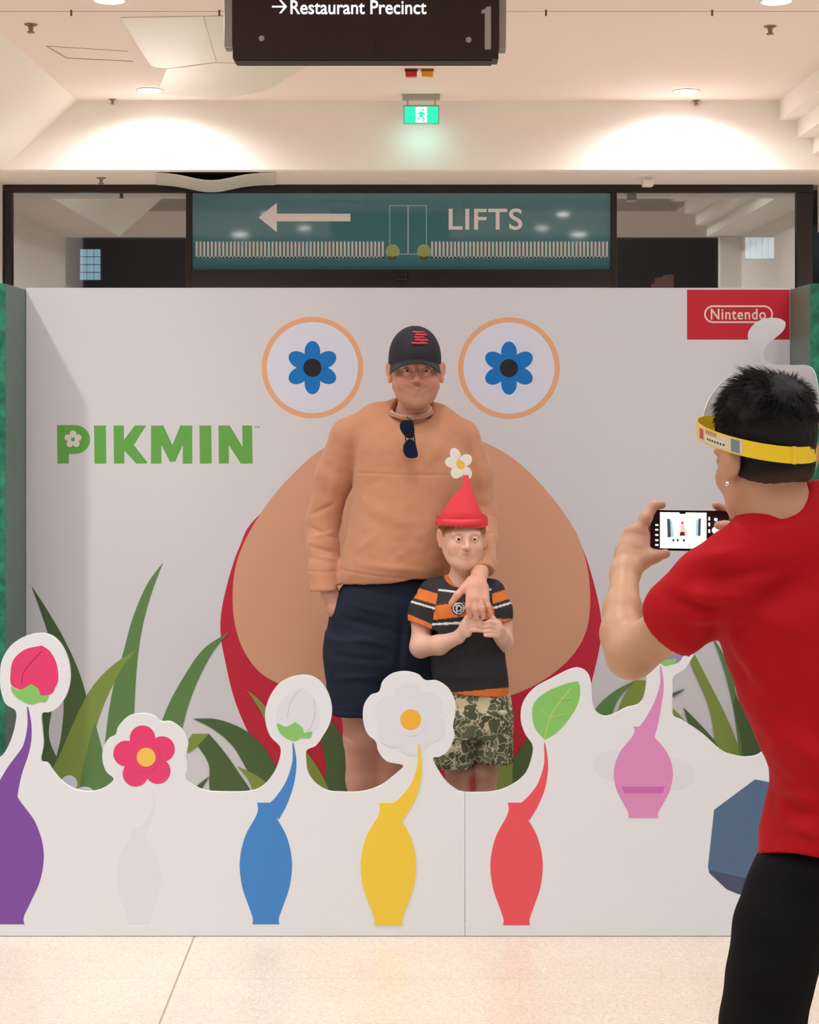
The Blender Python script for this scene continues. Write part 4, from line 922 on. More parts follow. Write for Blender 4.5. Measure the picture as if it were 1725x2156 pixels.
# neck opening, hollow cuffs and hem
S.ell(Wp(868,858,5.215), (.068,.085,.052), .012, 's'); chainp(S, [(874,820,5.23,40),(868,880,5.26,41)], .008, 's')
S.rc(Wp(687,1262,5.245), Wp(686,1232,5.247), .037, .035, .003, 's'); 
S.loft([(Wp(0,1300,DM)[2], Wp(835,0,DM)[0], DM+.015, .164, .112), (Wp(0,1222,DM)[2], Wp(836,0,DM)[0], DM+.015, .166, .114)], .003, 2.25, 's')
v, q = S.mesh(3)
fl = [(Wp(748,905,5.17), Wp(712,1100,5.17), .010, -.010), (Wp(758,930,5.14), Wp(742,1060,5.13), .02, .006),
      (Wp(742,1120,5.14), Wp(725,1215,5.14), .012, -.006), (Wp(650,1110,5.27), Wp(712,1135,5.26), .007, -.005), (Wp(650,1150,5.25), Wp(712,1165,5.24), .007, -.005), (Wp(652,1085,5.28), Wp(708,1060,5.26), .008, -.005),
      (Wp(655,1130,5.27), Wp(712,1120,5.26), .006, .004), (Wp(655,1168,5.24), Wp(712,1180,5.24), .006, .004),
      (Wp(760,1190,5.11), Wp(900,1205,5.11), .012, .005), (Wp(740,1170,5.11), Wp(800,1120,5.11), .012, .004), (Wp(745,1040,5.12), Wp(800,1010,5.12), .012, -.005), (Wp(760,1060,5.11), Wp(860,1110,5.1), .02, .005),
      (Wp(985,900,5.2), Wp(990,1010,5.19), .010, -.008), (Wp(1000,930,5.22), Wp(1022,1050,5.22), .014, .006), (Wp(965,1020,5.12), Wp(930,1120,5.12), .02, -.006), (Wp(1000,1130,5.13), Wp(1045,1120,5.16), .007, -.005), (Wp(990,1160,5.07), Wp(1045,1155,5.1), .007, -.004), (Wp(1010,1080,5.2), Wp(1046,1090,5.23), .007, -.004),
      (Wp(790,940,5.12), Wp(870,985,5.11), .03, .003), (Wp(940,900,5.15), Wp(900,980,5.12), .02, .003), (Wp(700,960,5.24), Wp(680,1060,5.27), .014, -.004)]
v = folds(v, q, [(a, b, w_, am*1.1) for a, b, w_, am in fl], [(14, .0032, (1,1,.7)), (34, .0014, (1,1,1.4))])
N_ = normals(v, q); zc = Wp(0,1000,DM-.12)[2]; x0_, x1_ = Wp(745,0,DM-.12)[0], Wp(985,0,DM-.12)[0]
front = (v[:, 1] < DM-.03) & (v[:, 0] > x0_) & (v[:, 0] < x1_)
groove = np.exp(-((v[:, 2]-zc+.02*(v[:, 0]-0))/.0022)**2)*front
hemz = Wp(0,1205,DM-.12)[2]-.10*(v[:, 0]-Wp(720,0,DM)[0]); tor = (v[:, 0] > Wp(716,0,DM)[0]) & (v[:, 1] > 5.08)
groove = groove+1.2*np.exp(-((v[:, 2]-hemz)/.003)**2)*tor
cufz = Wp(0,1205,5.2)[2]; groove = groove+np.exp(-((v[:, 2]-cufz)/.003)**2)*(v[:, 0] < Wp(714,0,5.2)[0])
# ribbing on hem and cuff
rib = ((v[:, 2] < hemz) & tor)*np.sin(v[:, 0]*1500)*.0004
v = v-N_*(.0022*groove-rib)[:, None]
sw = build('sweatshirt', v, q, M_sw, man, None, True)
# neck rib, undershirt edge and neck chain
def ringpts(c, rx, ry, tilt, n=48, a0=0, a1=2*math.pi):
    return [(c[0]+rx*math.sin(t), c[1]-ry*math.cos(t), c[2]-tilt*math.cos(t)-(.0)) for t in np.linspace(a0, a1, n, endpoint=(a1-a0) < 6.2)]
nc = Wp(865,863,5.25)
MB().tube(ringpts(nc, .072, .072, .026), .0062, M_sw, 10, True).done('neck_rib', sw, True)
MB().tube(ringpts((nc[0], nc[1]+.002, nc[2]+.003), .066, .064, .026), .005, mat('undershirt_white', (232,226,220), .8), 8, True).done('undershirt', man, True)
MB().tube(ringpts((nc[0]+.004, nc[1]-.004, nc[2]+.001), .066, .068, .034), .0016, mat('chain_metal', (120,100,84), .3, .8), 6, True).done('neck_chain', man, True)
# shorts
M_nv = mat('shorts_navy', (26,34,52), .8, bump=(380,.3), spec=.3)
S = SDF(axis(-.32,.22,.0042), axis(5.05,5.46,.0042), axis(CZ-(1510-HY)*DM/F,CZ-(1215-HY)*DM/F,.0042))
S.loft(sec(DM, [(1215,735,938,.015,.118),(1240,716,946,.015,.122),(1290,694,956,.02,.128),(1340,687,962,.025,.13),(1390,686,960,.02,.125),(1420,700,940,.02,.11)]), 0, 2.2)
S.loft(sec(DM, [(1340,690,820,.01,.11),(1400,687,824,.0,.11),(1450,687,822,-.005,.108),(1499,690,818,-.01,.105)]), .03, 2.3)
S.loft(sec(DM, [(1340,830,962,.02,.11),(1400,826,960,.02,.11),(1450,812,948,.015,.108),(1497,800,936,.01,.105)]), .03, 2.3)
S.loft([(Wp(0,1530,DM)[2], Wp(757,0,DM)[0], DM-.01, .090, .092), (Wp(0,1475,DM)[2], Wp(757,0,DM)[0], DM-.008, .090, .094)], .003, 2.3, 's')
S.loft([(Wp(0,1530,DM)[2], Wp(868,0,DM)[0], DM+.01, .090, .092), (Wp(0,1475,DM)[2], Wp(868,0,DM)[0], DM+.01, .090, .094)], .003, 2.3, 's')
v, q = S.mesh(2)
v = folds(v, q, [(Wp(700,1300,5.14), Wp(860,1340,5.12), .012, -.005), (Wp(695,1335,5.14), Wp(840,1365,5.12), .010, .004), (Wp(690,1380,5.14), Wp(820,1395,5.13), .010, -.004), (Wp(700,1430,5.13), Wp(800,1425,5.13), .010, .004), (Wp(735,1245,5.13), Wp(712,1330,5.13), .007, -.006), (Wp(850,1290,5.12), Wp(835,1500,5.13), .014, -.008), (Wp(870,1260,5.12), Wp(848,1420,5.12), .012, .005), (Wp(720,1270,5.13), Wp(830,1300,5.12), .010, .004)], [(12,.003,(1,1,1.6)), (30,.0012,(1,1,1))])
N_ = normals(v, q); hz = Wp(0,1484,DM)[2]; v = v-N_*(.0014*np.exp(-((v[:, 2]-hz)/.002)**2))[:, None]
build('shorts', v, q, M_nv, man, None, True)
# sunglasses hanging from the neckline
sg = empty('sunglasses', 'dark folded sunglasses hanging from the neckline of the tan sweatshirt', 'sunglasses', Wp(862,960,5.10))
M_len = mat('sunglass_lens', (22,34,58), .08, spec=.8, coat=1); M_sf = mat('sunglass_frame', (24,22,26), .25)
def lens(poly, D, nm):
    MB().prism(xz(spl(poly), D), D-.003, D+.001, M_len).done(nm, sg)
    p3 = [(a, D-.001, b) for a, b in xz(spl(poly, True, 6), D)]; MB().tube(p3, .0017, M_sf, 6, True).done('rim', sg, True)
lens([(846,888),(857,885),(868,887),(872,905),(870,920),(860,922),(850,914),(843,900)], 5.103, 'lens')
lens([(852,935),(862,925),(872,930),(877,945),(879,960),(868,964),(856,961),(850,948)], 5.096, 'lens')
MB().tube([Wp(868,921,5.10), Wp(871,925,5.098), Wp(869,930,5.096)], .0018, M_sf, 6).done('bridge', sg, True)
MB().tube([Wp(866,882,5.108), Wp(858,888,5.112), Wp(853,915,5.112), Wp(857,945,5.107)], .002, M_sf, 6).tube([Wp(857,878,5.118), Wp(866,886,5.112), Wp(873,920,5.110), Wp(876,955,5.105)], .002, M_sf, 6).done('temple_arm', sg, True)

# ------------------------------------------------------------------ the boy
DK = 5.06
boy = empty('person', 'small boy in a black and orange striped shirt and camouflage shorts', 'person', (Wp(985,0,DK)[0], DK, 0))
kfr = (Wp(975,1132,5.035), rot(.13, .03, .02), .80)
ax = axis(-.03, .34, .005, [((925-CX)*5/F, (1060-CX)*5/F, .0017)])
ay = axis(4.86, 5.20, .004, [(4.86, 4.95, .0018)])
az = axis(-.02, 1.30, .005, [(CZ-(1205-HY)*5/F, CZ-(1100-HY)*5/F, .0018), (CZ-(1350-HY)*4.95/F, CZ-(1295-HY)*4.95/F, .0018)])
S = SDF(ax, ay, az); head(S, kfr, smile=.7, ear=1.2, wide=1.08, lid_open=.62)
chainp(S, [(972,1185,5.055,22),(972,1222,5.07,25),(972,1240,5.07,32)], .02)
chainp(S, [(972,1240,5.07,30),(908,1248,5.07,24)], .02); chainp(S, [(972,1240,5.07,30),(1038,1248,5.07,24)], .02)
S.loft(sec(DK, [(1250,925,1030,.0,.055),(1330,925,1045,-.004,.062),(1420,930,1058,-.004,.066),(1480,935,1068,-.004,.068)]), .03)
chainp(S, [(900,1255,5.07,22),(890,1310,5.06,22),(886,1362,5.035,22),(925,1358,4.985,20),(965,1342,4.945,13.5)], .015)
chainp(S, [(1042,1255,5.07,22),(1056,1310,5.06,22),(1061,1352,5.03,19),(1056,1340,4.975,15),(1050,1330,4.945,13)], .015)
# hands: fingers meet in the middle
chainp(S, [(965,1341,4.943,13),(980,1325,4.925,14)], .01, flat=((0,1,0),.8)); chainp(S, [(980,1314,4.922,10),(984,1332,4.922,9.5)], .01)
for i, (x0_, y0_, x1_, y1_, x2_, y2_) in enumerate([(984,1304,1000,1297,1013,1302),(986,1311,1003,1306,1017,1311),(987,1319,1004,1316,1018,1320),(986,1327,1002,1326,1015,1328)]):
    chainp(S, [(x0_,y0_,4.918,5.4),(x1_,y1_,4.906,5.0),(x2_,y2_,4.909,4.4)], .003)
chainp(S, [(974,1318,4.93,7),(984,1300,4.918,5.6),(996,1291+4,4.914,4.8)], .005)
chainp(S, [(1052,1330,4.945,13),(1046,1322,4.926,14)], .01, flat=((0,1,0),.8)); chainp(S, [(1045,1314,4.922,9.5),(1045,1335,4.922,9.5)], .01)
for i, (x0_, y0_, x1_, y1_, x2_, y2_) in enumerate([(1046,1312,1032,1309,1021,1312),(1045,1321,1030,1318,1020,1321),(1044,1330,1030,1328,1020,1329),(1044,1338,1031,1337,1022,1337)]):
    chainp(S, [(x0_,y0_,4.916,5.2),(x1_,y1_,4.902,4.9),(x2_,y2_,4.903,4.3)], .003)
chainp(S, [(1050,1316,4.928,7),(1038,1302,4.916,5.4),(1026,1291,4.912,4.6)], .005)
for xs_ in ([(962,1480,0,40),(962,1560,0,33),(965,1625,0,27),(966,1680,.01,25),(968,1760,.01,22),(968,1868,.005,14.5)], [(1038,1480,0,40),(1032,1560,0,32),(1022,1625,0,25),(1022,1680,.01,24),(1024,1760,.01,21),(1025,1868,.005,14.5)]):
    chainp(S, [(a, b, DK+c, r) for a, b, c, r in xs_], .012); a, b, c, r = xs_[-1]; chainp(S, [(a, b+22, DK, 14),(a, 1910, DK-.06, 12)], .015)
v, q = S.mesh(2); L = to_local(v, kfr); C = np.tile(np.array(lin((232,184,160))[:3]), (len(v), 1)); hm = (v[:, 2] > Wp(0,1205,5)[2])
for s_ in (-1, 1):
    C = mixc(C, (226,156,138), .45*g(L, (s_*.042,-.075,-.028), (.022,.05,.02))*hm); C = mixc(C, (224,130,112), .6*g(L, (s_*.086,.015,0), (.012,.03,.035))*hm)
    C = mixc(C, (176,128,92), .7*g(L, (s_*.034,-.09,.022), (.016,.03,.004))*hm)
C = mixc(C, (206,112,106), .85*g(L, (0,-.10,-.0555), (.022,.03,.0065))*hm)
kn = np.exp(-((v[:, 2]-Wp(0,1640,DK)[2])/.03)**2)*(v[:, 1] < DK); C = mixc(C, (206,140,118), .5*kn)
build('body', v, q, M_skin2, boy, None, True, C); eyes(kfr, boy, ('grey', (92,98,98)))
shoe(boy, Wp(968,0,DK)[0], DK-.03, .19, .05, M_shoe, M_sole); shoe(boy, Wp(1026,0,DK)[0], DK-.03, .19, -.15, M_shoe, M_sole)
# ginger hair
M_gin = mat('hair_ginger', (158,104,66), .6, attr=True, bump=(300,.3))
n = 5200; th_ = RNG.uniform(-math.pi, math.pi, n); ph = RNG.uniform(-.5, 1.25, n)
loc = np.stack([.079*1.08*np.sin(th_)*np.cos(ph), .022-.096*np.cos(th_)*np.cos(ph), .035+.083*np.sin(ph)], 1)
okm = (loc[:, 2] > .040+.012*np.sin(th_*7)) | ((loc[:, 1] > -.035) & (loc[:, 2] > .014)) | ((loc[:, 1] > .03) & (loc[:, 2] > -.05))
loc = loc[okm]; nn = (loc-np.array((0,.02,.035))); nn /= np.linalg.norm(nn, axis=1)[:, None]
dr = nn*.35+np.array((0,0,-1.0)); dr = dr-nn*((dr*nn).sum(1)-.18)[:, None]
R_ = np.array(kfr[1]); roots = np.array(kfr[0])+(loc*kfr[2])@R_.T; ln = np.where(loc[:, 1] < -.04, .026, .020)*RNG.uniform(.7, 1.2, len(loc))
cl = np.array(lin((196,132,84))[:3])*RNG.uniform(.6, 1.35, (len(loc), 1))
hair = strands('hair', roots, dr@R_.T, ln, .0011, M_gin, boy, (0,0,-.2), 4, cl)
hair['kind'] = 'stuff'; del hair['kind']
# shirt with stripes
def shirt_cols(v):
    C = np.tile(np.array(lin((32,33,40))[:3]), (len(v), 1)); x = v[:, 0]; z = v[:, 2]; y = v[:, 1]
    px = x*F/y+CX; py = (CZ-z)*F/y+HY
    cxk = 972; s = np.clip(np.abs(px-cxk)/75, 0, 2)
    return C, px, py
S = SDF(axis(-.02,.34,.0028), axis(4.90,5.20,.0030), axis(CZ-(1465-HY)*DK/F,CZ-(1190-HY)*DK/F,.0026))
S.loft(sec(DK, [(1462,916,1071,-.008,.084),(1430,912,1070,-.008,.085),(1400,908,1066,-.01,.086),(1350,902,1060,-.01,.086),(1300,900,1056,-.008,.084),(1265,904,1050,-.004,.080),(1240,920,1035,.01,.070),(1225,940,1010,.012,.05)]), 0, 2.25)
chainp(S, [(968,1232,5.07,30),(915,1248,5.07,27)], .025); chainp(S, [(978,1232,5.07,30),(1032,1248,5.07,26)], .025)
chainp(S, [(912,1250,5.07,30),(893,1285,5.06,30),(887,1322,5.045,30)], .02); chainp(S, [(1036,1250,5.07,28),(1050,1285,5.06,28),(1056,1322,5.045,26)], .02)
sl = np.array((Wp(863,1306,5.04), Wp(912,1328,5.04)))
S.cut(Wp(888,1318,5.04), (-.42,-.2,-1), lo=(-9,4,Wp(0,1350,5)[2]), hi=(Wp(914,0,5.05)[0],9,Wp(0,1290,5)[2]))
S.cut(Wp(1056,1312,5.04), (.25,-.2,-1), lo=(Wp(1052,0,5.05)[0],4,Wp(0,1350,5)[2]), hi=(9,9,Wp(0,1290,5)[2]))
S.cut(Wp(990,1454,DK), (-.09,0,-1), lo=(-9,-9,-9), hi=(9,9,9))
S.ell(Wp(972,1212,5.04), (.036,.05,.040), .006, 's'); chainp(S, [(972,1190,5.055,26),(972,1225,5.062,27)], .005, 's')
S.loft([(Wp(0,1500,DK)[2], Wp(992,0,DK)[0], DK-.008, .106, .074), (Wp(0,1442,DK)[2], Wp(991,0,DK)[0], DK-.008, .106, .074)], .003, 2.25, 's')
chainp(S, [(885,1345,5.04,25),(889,1308,5.05,25)], .003, 's'); chainp(S, [(1059,1345,5.04,21),(1056,1306,5.05,21)], .003, 's')
v, q = S.mesh(2)
v = folds(v, q, [(Wp(940,1400,4.96), Wp(1050,1370,4.96), .012, -.004), (Wp(930,1430,4.96), Wp(1060,1420,4.96), .012, .003), (Wp(912,1270,5.0), Wp(925,1330,4.98), .006, -.005), (Wp(1040,1280,4.98), Wp(1045,1340,4.97), .006, -.004), (Wp(985,1350,4.96), Wp(1000,1440,4.96), .012, .003)], [(22,.0018,(1,1,1.2))])
C, px, py = shirt_cols(v)
OR = (228,122,48); WH = (232,228,226); BR = (60,38,34)
arm = (px < 922-.18*(py-1250)) & (py < 1345); armr = (px > 1036+.12*(py-1250)) & (py < 1334)
u = py-.38*np.clip(px-972, 0, 999)*-1*0
# chest lines run down from the shoulders to a shallow V
cv = 1.0*np.abs(px-975)
yl = lambda base, sl_: base-sl_*cv
def band(lo, hi, sl_, side=None): t = (py-(0-sl_*cv)); return (t > lo) & (t < hi)
def paint(m, c): C[m] = np.array(lin(c)[:3])
tor = ~arm & ~armr; frt = v[:, 1] < 5.07
paint(tor & band(1246,1250,.12) & (py > 1215), WH)
paint(tor & band(1268,1298,-.12), OR); paint(tor & band(1262,1268,-.12), BR); paint(tor & band(1309,1313.5,-.05), WH); paint(tor & band(1302,1309,-.05), (24,24,30))
ta = py+.30*(922-px); paint(arm & (ta > 1228+22) & (ta < 1250+24) , OR); paint(arm & (ta > 1281) & (ta < 1285.5), WH); paint(arm & (ta > 1274) & (ta < 1279), BR)
tb = py+.30*(px-1036); paint(armr & (tb > 1250) & (tb < 1272), OR); paint(armr & (tb > 1279) & (tb < 1283.5), WH)
paint(arm & (py > 1318+.44*(px-888)-13) & (px < 914) & (py > 1285), OR); paint(armr & (py > 1303) & (py < 1334), OR)
hm_ = (py > 1455-.09*(px-990)-0) & tor; paint(hm_, OR)
nk = np.sqrt(((px-972)/38)**2+((py-1205)/33)**2); paint((nk < 1.0) & (py < 1244), OR)
# small round emblem on the chest
em = np.sqrt((px-966)**2+(py-1281)**2); paint((em < 15) & frt, (24,24,30)); paint((em < 12.5) & (em > 10) & frt, WH); paint((em < 7.5) & (em > 4.5) & frt & (px > 962), WH); paint((np.abs(px-962) < 1.6) & (np.abs(py-1282) < 8) & frt, WH)
M_sh = mat('boy_shirt', (34,34,40), .75, attr=True, bump=(420,.25)); sh = build('striped_shirt', v, q, M_sh, boy, None, True, C)
# camouflage shorts
mc = mat('camouflage_cloth', (120,124,100), .85, bump=(380,.3)); nt = mc.node_tree; b = nt.nodes['Principled BSDF']
tc = nt.nodes.new('ShaderNodeTexCoord'); nn_ = []
wn = nt.nodes.new('ShaderNodeTexNoise'); wn.inputs['Scale'].default_value = 26; wn.inputs['Detail'].default_value = 2; nt.links.new(tc.outputs['Object'], wn.inputs['Vector'])
va = nt.nodes.new('ShaderNodeVectorMath'); va.operation = 'MULTIPLY_ADD'; va.inputs[1].default_value = (.085,)*3; nt.links.new(wn.outputs['Color'], va.inputs[0]); nt.links.new(tc.outputs['Object'], va.inputs[2])
vo = nt.nodes.new('ShaderNodeTexVoronoi'); vo.feature = 'DISTANCE_TO_EDGE'; vo.inputs['Scale'].default_value = 30; nt.links.new(va.outputs[0], vo.inputs['Vector'])
vc = nt.nodes.new('ShaderNodeTexVoronoi'); vc.inputs['Scale'].default_value = 30; nt.links.new(va.outputs[0], vc.inputs['Vector'])
sc_ = nt.nodes.new('ShaderNodeSeparateColor'); nt.links.new(vc.outputs['Color'], sc_.inputs[0])
rp = nt.nodes.new('ShaderNodeValToRGB'); rp.color_ramp.interpolation = 'CONSTANT'; e_ = rp.color_ramp.elements; e_[0].position = 0; e_[0].color = lin((96,106,82)); e_[1].position = .45; e_[1].color = lin((82,88,66)); e_.new(.72).color = lin((112,114,90)); e_.new(.86).color = lin((204,194,158)); nt.links.new(sc_.outputs[0], rp.inputs[0])
lt = nt.nodes.new('ShaderNodeMath'); lt.operation = 'LESS_THAN'; lt.inputs[1].default_value = .055; nt.links.new(vo.outputs['Distance'], lt.inputs[0])
mxx = nt.nodes.new('ShaderNodeMix'); mxx.data_type = 'RGBA'; nt.links.new(lt.outputs[0], mxx.inputs[0]); nt.links.new(rp.outputs[0], mxx.inputs[6]); mxx.inputs[7].default_value = lin((200,190,160)); nt.links.new(mxx.outputs[2], b.inputs['Base Color'])
S = SDF(axis(.02,.36,.0034), axis(4.92,5.20,.0034), axis(CZ-(1620-HY)*DK/F,CZ-(1430-HY)*DK/F,.0034))
S.loft(sec(DK, [(1432,928,1062,-.006,.074),(1460,922,1072,-.006,.080),(1490,920,1076,-.006,.084),(1520,920,1078,-.005,.084),(1545,930,1066,-.003,.078)]), 0, 2.3)
S.loft(sec(DK, [(1490,922,1000,.0,.085),(1540,918,1000,.0,.084),(1580,915,998,.0,.082),(1611,913,996,.0,.08)]), .02, 2.3)
S.loft(sec(DK, [(1490,1000,1076,.0,.085),(1540,1000,1079,.0,.084),(1580,999,1082,.0,.082),(1601,999,1083,.0,.08)]), .02, 2.3)
for cxx, yb in ((955,1611),(1041,1601)): S.loft([(Wp(0,yb+25,DK)[2], Wp(cxx,0,DK)[0], DK, .051, .068), (Wp(0,yb-14,DK)[2], Wp(cxx,0,DK)[0], DK, .051, .070)], .003, 2.3, 's')
v, q = S.mesh(2); v = folds(v, q, [(Wp(1000,1500,4.97), Wp(998,1600,4.97), .008, -.006), (Wp(930,1500,4.97), Wp(990,1520,4.97), .010, .004), (Wp(1010,1510,4.97), Wp(1070,1500,4.97), .010, .004), (Wp(925,1570,4.97), Wp(990,1565,4.97), .01, -.004)], [(24,.002,(1,1,1.3))])
build('camouflage_shorts', v, q, mc, boy, None, True)
# red paper party hat with a daisy (a plain stand-in, no face)
M_hat = mat('hat_red_card', (236,60,68), .5); M_dais = mat('daisy_white_card', (240,238,230), .55); M_dy = mat('daisy_yellow', (250,196,60), .55)
hat = None; hc = Wp(972,1095,5.04); 
def curved(poly, c, r0, z_ref, th=.0016, m=M_hat, yaw=0, n_sub=1):
    """flat card shape (x = arc length, z) bent round a vertical cylinder"""
    pass
def card(name, poly, cx_, cy_, R0, th, mats, parent, yaw=0.0, lean=0.0, zl=0, nx=60, nz=40, matf=None):
    """card cut to poly (arc x, z) wrapped on a cylinder of radius R0 about (cx_, cy_): grid cells inside the outline plus a trimmed edge"""
    bm = bmesh.new(); vs = [bm.verts.new((x, 0, z)) for x, z in poly]; f = bm.faces.new(vs)
    zs_ = [p[1] for p in poly]; xs_ = [p[0] for p in poly]
    for i in range(1, nx):
        x = min(xs_)+(max(xs_)-min(xs_))*i/nx; bmesh.ops.bisect_plane(bm, geom=bm.verts[:]+bm.edges[:]+bm.faces[:], plane_co=(x,0,0), plane_no=(1,0,0))
    for i in range(1, nz):
        z = min(zs_)+(max(zs_)-min(zs_))*i/nz; bmesh.ops.bisect_plane(bm, geom=bm.verts[:]+bm.edges[:]+bm.faces[:], plane_co=(0,0,z), plane_no=(0,0,1))
    bmesh.ops.recalc_face_normals(bm, faces=bm.faces[:]); bm.verts.index_update()
    P2 = [(v.co.x, v.co.z) for v in bm.verts]; Fs = [[v.index for v in f.verts] for f in bm.faces]
    bd_ = [(e.verts[0].index, e.verts[1].index) for e in bm.edges if e.is_boundary]; bm.free()
    out = []
    for r in (R0, R0+th):
        for x, z in P2:
            a = x/R0+yaw; rr2 = r-lean*max(0, z-zl); out.append((cx_+rr2*math.sin(a), cy_-rr2*math.cos(a), z))
    n = len(P2); fs = [tuple(f_) for f_ in Fs]+[tuple(i+n for i in f_[::-1]) for f_ in Fs]+[(a, b, b+n, a+n) for a, b in bd_]
    bm = bmesh.new(); vv = [bm.verts.new(p) for p in out]
    for f_ in fs:
        try: bm.faces.new([vv[i] for i in f_])
        except ValueError: pass
    bmesh.ops.recalc_face_normals(bm, faces=bm.faces[:]); mb_ = MB().bm(bm, mats); return mb_.done(name, parent)
s_ = DK/F
def hz(py): return CZ-(py-6-HY)*5.0/F
Rk = .074; yawk = .16
ar = lambda px: (px-980)*5.0/F
outl = spl([(-.098,hz(1113),C_),(-.098,hz(1097)),(-.078,hz(1088)),(-.062,hz(1070)),(-.045,hz(1052)),(-.026,hz(1040)),(-.010,hz(1033)),(-.006,hz(1020)),(-.004,hz(1006),C_),(.022,hz(1006),C_),(.026,hz(1022)),(.034,hz(1042)),(.046,hz(1066)),(.060,hz(1085)),(.098,hz(1097)),(.098,hz(1113),C_),(.05,hz(1116)),(0,hz(1114)),(-.05,hz(1109))], True, 4)
hat = card('paper_hat', outl, Wp(971,0,5.04)[0], 5.042, .085, .0016, M_hat, boy, .12, .25, hz(1085), 30, 26)
bandp = [(-.14,hz(1112)),(.395,hz(1112)),(.395,hz(1097)),(-.14,hz(1097))]
hb = MB(); n = 64
ring = []
for r in (.0862, .0848):
    for zz in (hz(1112), hz(1097)):
        for i in range(n): t = 2*math.pi*i/n; ring.append((Wp(971,0,5.04)[0]+(r-.006*abs(math.sin(t)))*math.sin(t), 5.042-r*math.cos(t)*1.08, zz+.004*math.sin(t)*0))
fs = []
for i in range(n):
    j = (i+1) % n; fs += [(i, j, n+j, n+i), (2*n+j, 2*n+i, 3*n+i, 3*n+j), (i, 2*n+i, 2*n+j, j), (n+j, 3*n+j, 3*n+i, n+i)]
hb.add(ring, fs, M_hat).done('hat_band', hat, True)
DDa = 4.985; pr = MB(); pet = []
ang0 = math.radians(-118)
cxd, cyd = 969, 977
def tiltp(poly, D, th, m, tilt=.5):
    """card facing the camera side, turned a little about its long axis"""
    q = xz(poly, D); x0q = (cxd-CX)*D/F
    b_ = MB(); b_.prism(q, D, D+th, m); b_.v = [(x, y+(x-x0q)*tilt, z) for x, y, z in b_.v]; return b_
mb = MB()
def petal(a, L0, w_):
    return circ(cxd+math.cos(a)*L0, cyd+math.sin(a)*L0*1.05, 14.5, 24, w_, a)
outs = []
for i, (a, l_, w_) in enumerate(((-2.05,22,10.5),(-.55,14,12.5),(.95,22,12),(2.0,17,12.5),(3.35,18,11.5))):
    t_ = tiltp(petal(a, l_, w_), DDa-.0002*i, .0014, M_dais); mb.add(t_.v, t_.f, M_dais)
t_ = tiltp(circ(cxd,cyd,14,20), DDa, .0014, M_dais); mb.add(t_.v, t_.f, M_dais)
t_ = tiltp(circ(cxd+1,cyd+1,10.5,28,8,math.radians(50)), DDa-.0016, .001, M_dy); mb.add(t_.v, t_.f, M_dy)
mb.done('daisy', hat)
# ------------------------------------------------------------------ the photographer
DP = 2.9
ph_ = empty('person', 'person seen from behind in a red t-shirt and black trousers, holding up a smartphone', 'person', (Wp(1700,0,DP)[0], DP, 0))
pfr = (Wp(1608,962,2.88), rot(math.pi+.42, .16, .03), .985)
ax = axis(.30, 1.18, .006, [((1285-CX)*3.2/F, (1420-CX)*3.2/F, .0022), ((1500-CX)*2.9/F, (1560-CX)*2.9/F, .003)])
ay = axis(2.62, 3.40, .005, [(3.15, 3.26, .0025)])
az = axis(-.02, 1.72, .006, [(CZ-(1215-HY)*3.2/F, CZ-(1060-HY)*3.2/F, .0022), (CZ-(1060-HY)*2.9/F, CZ-(930-HY)*2.9/F, .003)])
S = SDF(ax, ay, az); head(S, pfr, smile=0, ear=1.12, wide=1.0, lid_open=.4, eo=.010)
chainp(S, [(1622,1010,2.87,58),(1640,1075,2.87,62),(1680,1130,2.90,75)], .03)
chainp(S, [(1690,1160,2.90,75),(1570,1205,2.865,50)], .03); chainp(S, [(1700,1160,2.93,75),(1880,1195,3.01,50)], .03)
S.loft(sec(DP, [(1160,1590,1870,.03,.07),(1250,1555,1900,.03,.09),(1350,1555,1900,.02,.095),(1470,1605,1885,.01,.095),(1600,1645,1860,.0,.09),(1720,1650,1850,.0,.09),(1850,1645,1860,.01,.085)]), .03)
chainp(S, [(1545,1225,2.855,50),(1420,1315,2.93,51),(1328,1378,2.99,49),(1310,1335,3.03,43),(1311,1285,3.08,38),(1316,1210,3.165,28)], .02)
# left hand round the phone's end
chainp(S, [(1316,1208,3.165,28),(1328,1170,3.20,31)], .02, flat=((0,1,0),.7)); chainp(S, [(1330,1168,3.20,30),(1336,1128,3.215,24)], .02, flat=((0,1,0),.7)); chainp(S, [(1345,1160,3.205,20),(1352,1130,3.22,16)], .02, flat=((0,1,0),.8))
chainp(S, [(1343,1120,3.218,15),(1360,1092,3.222,12.5),(1378,1065,3.232,9.5),(1394,1063,3.25,8.5)], .008)
for pts in ([(1342,1122,3.225,13),(1372,1106,3.262,11),(1402,1108,3.265,10)], [(1340,1140,3.23,13),(1374,1128,3.266,11),(1404,1130,3.268,10)], [(1340,1156,3.23,12),(1370,1148,3.262,10),(1396,1150,3.264,9)]): chainp(S, pts, .008)
chainp(S, [(1330,1195,3.175,20),(1352,1180,3.19,15.5),(1378,1172,3.20,11.5),(1402,1166,3.212,10)], .014)
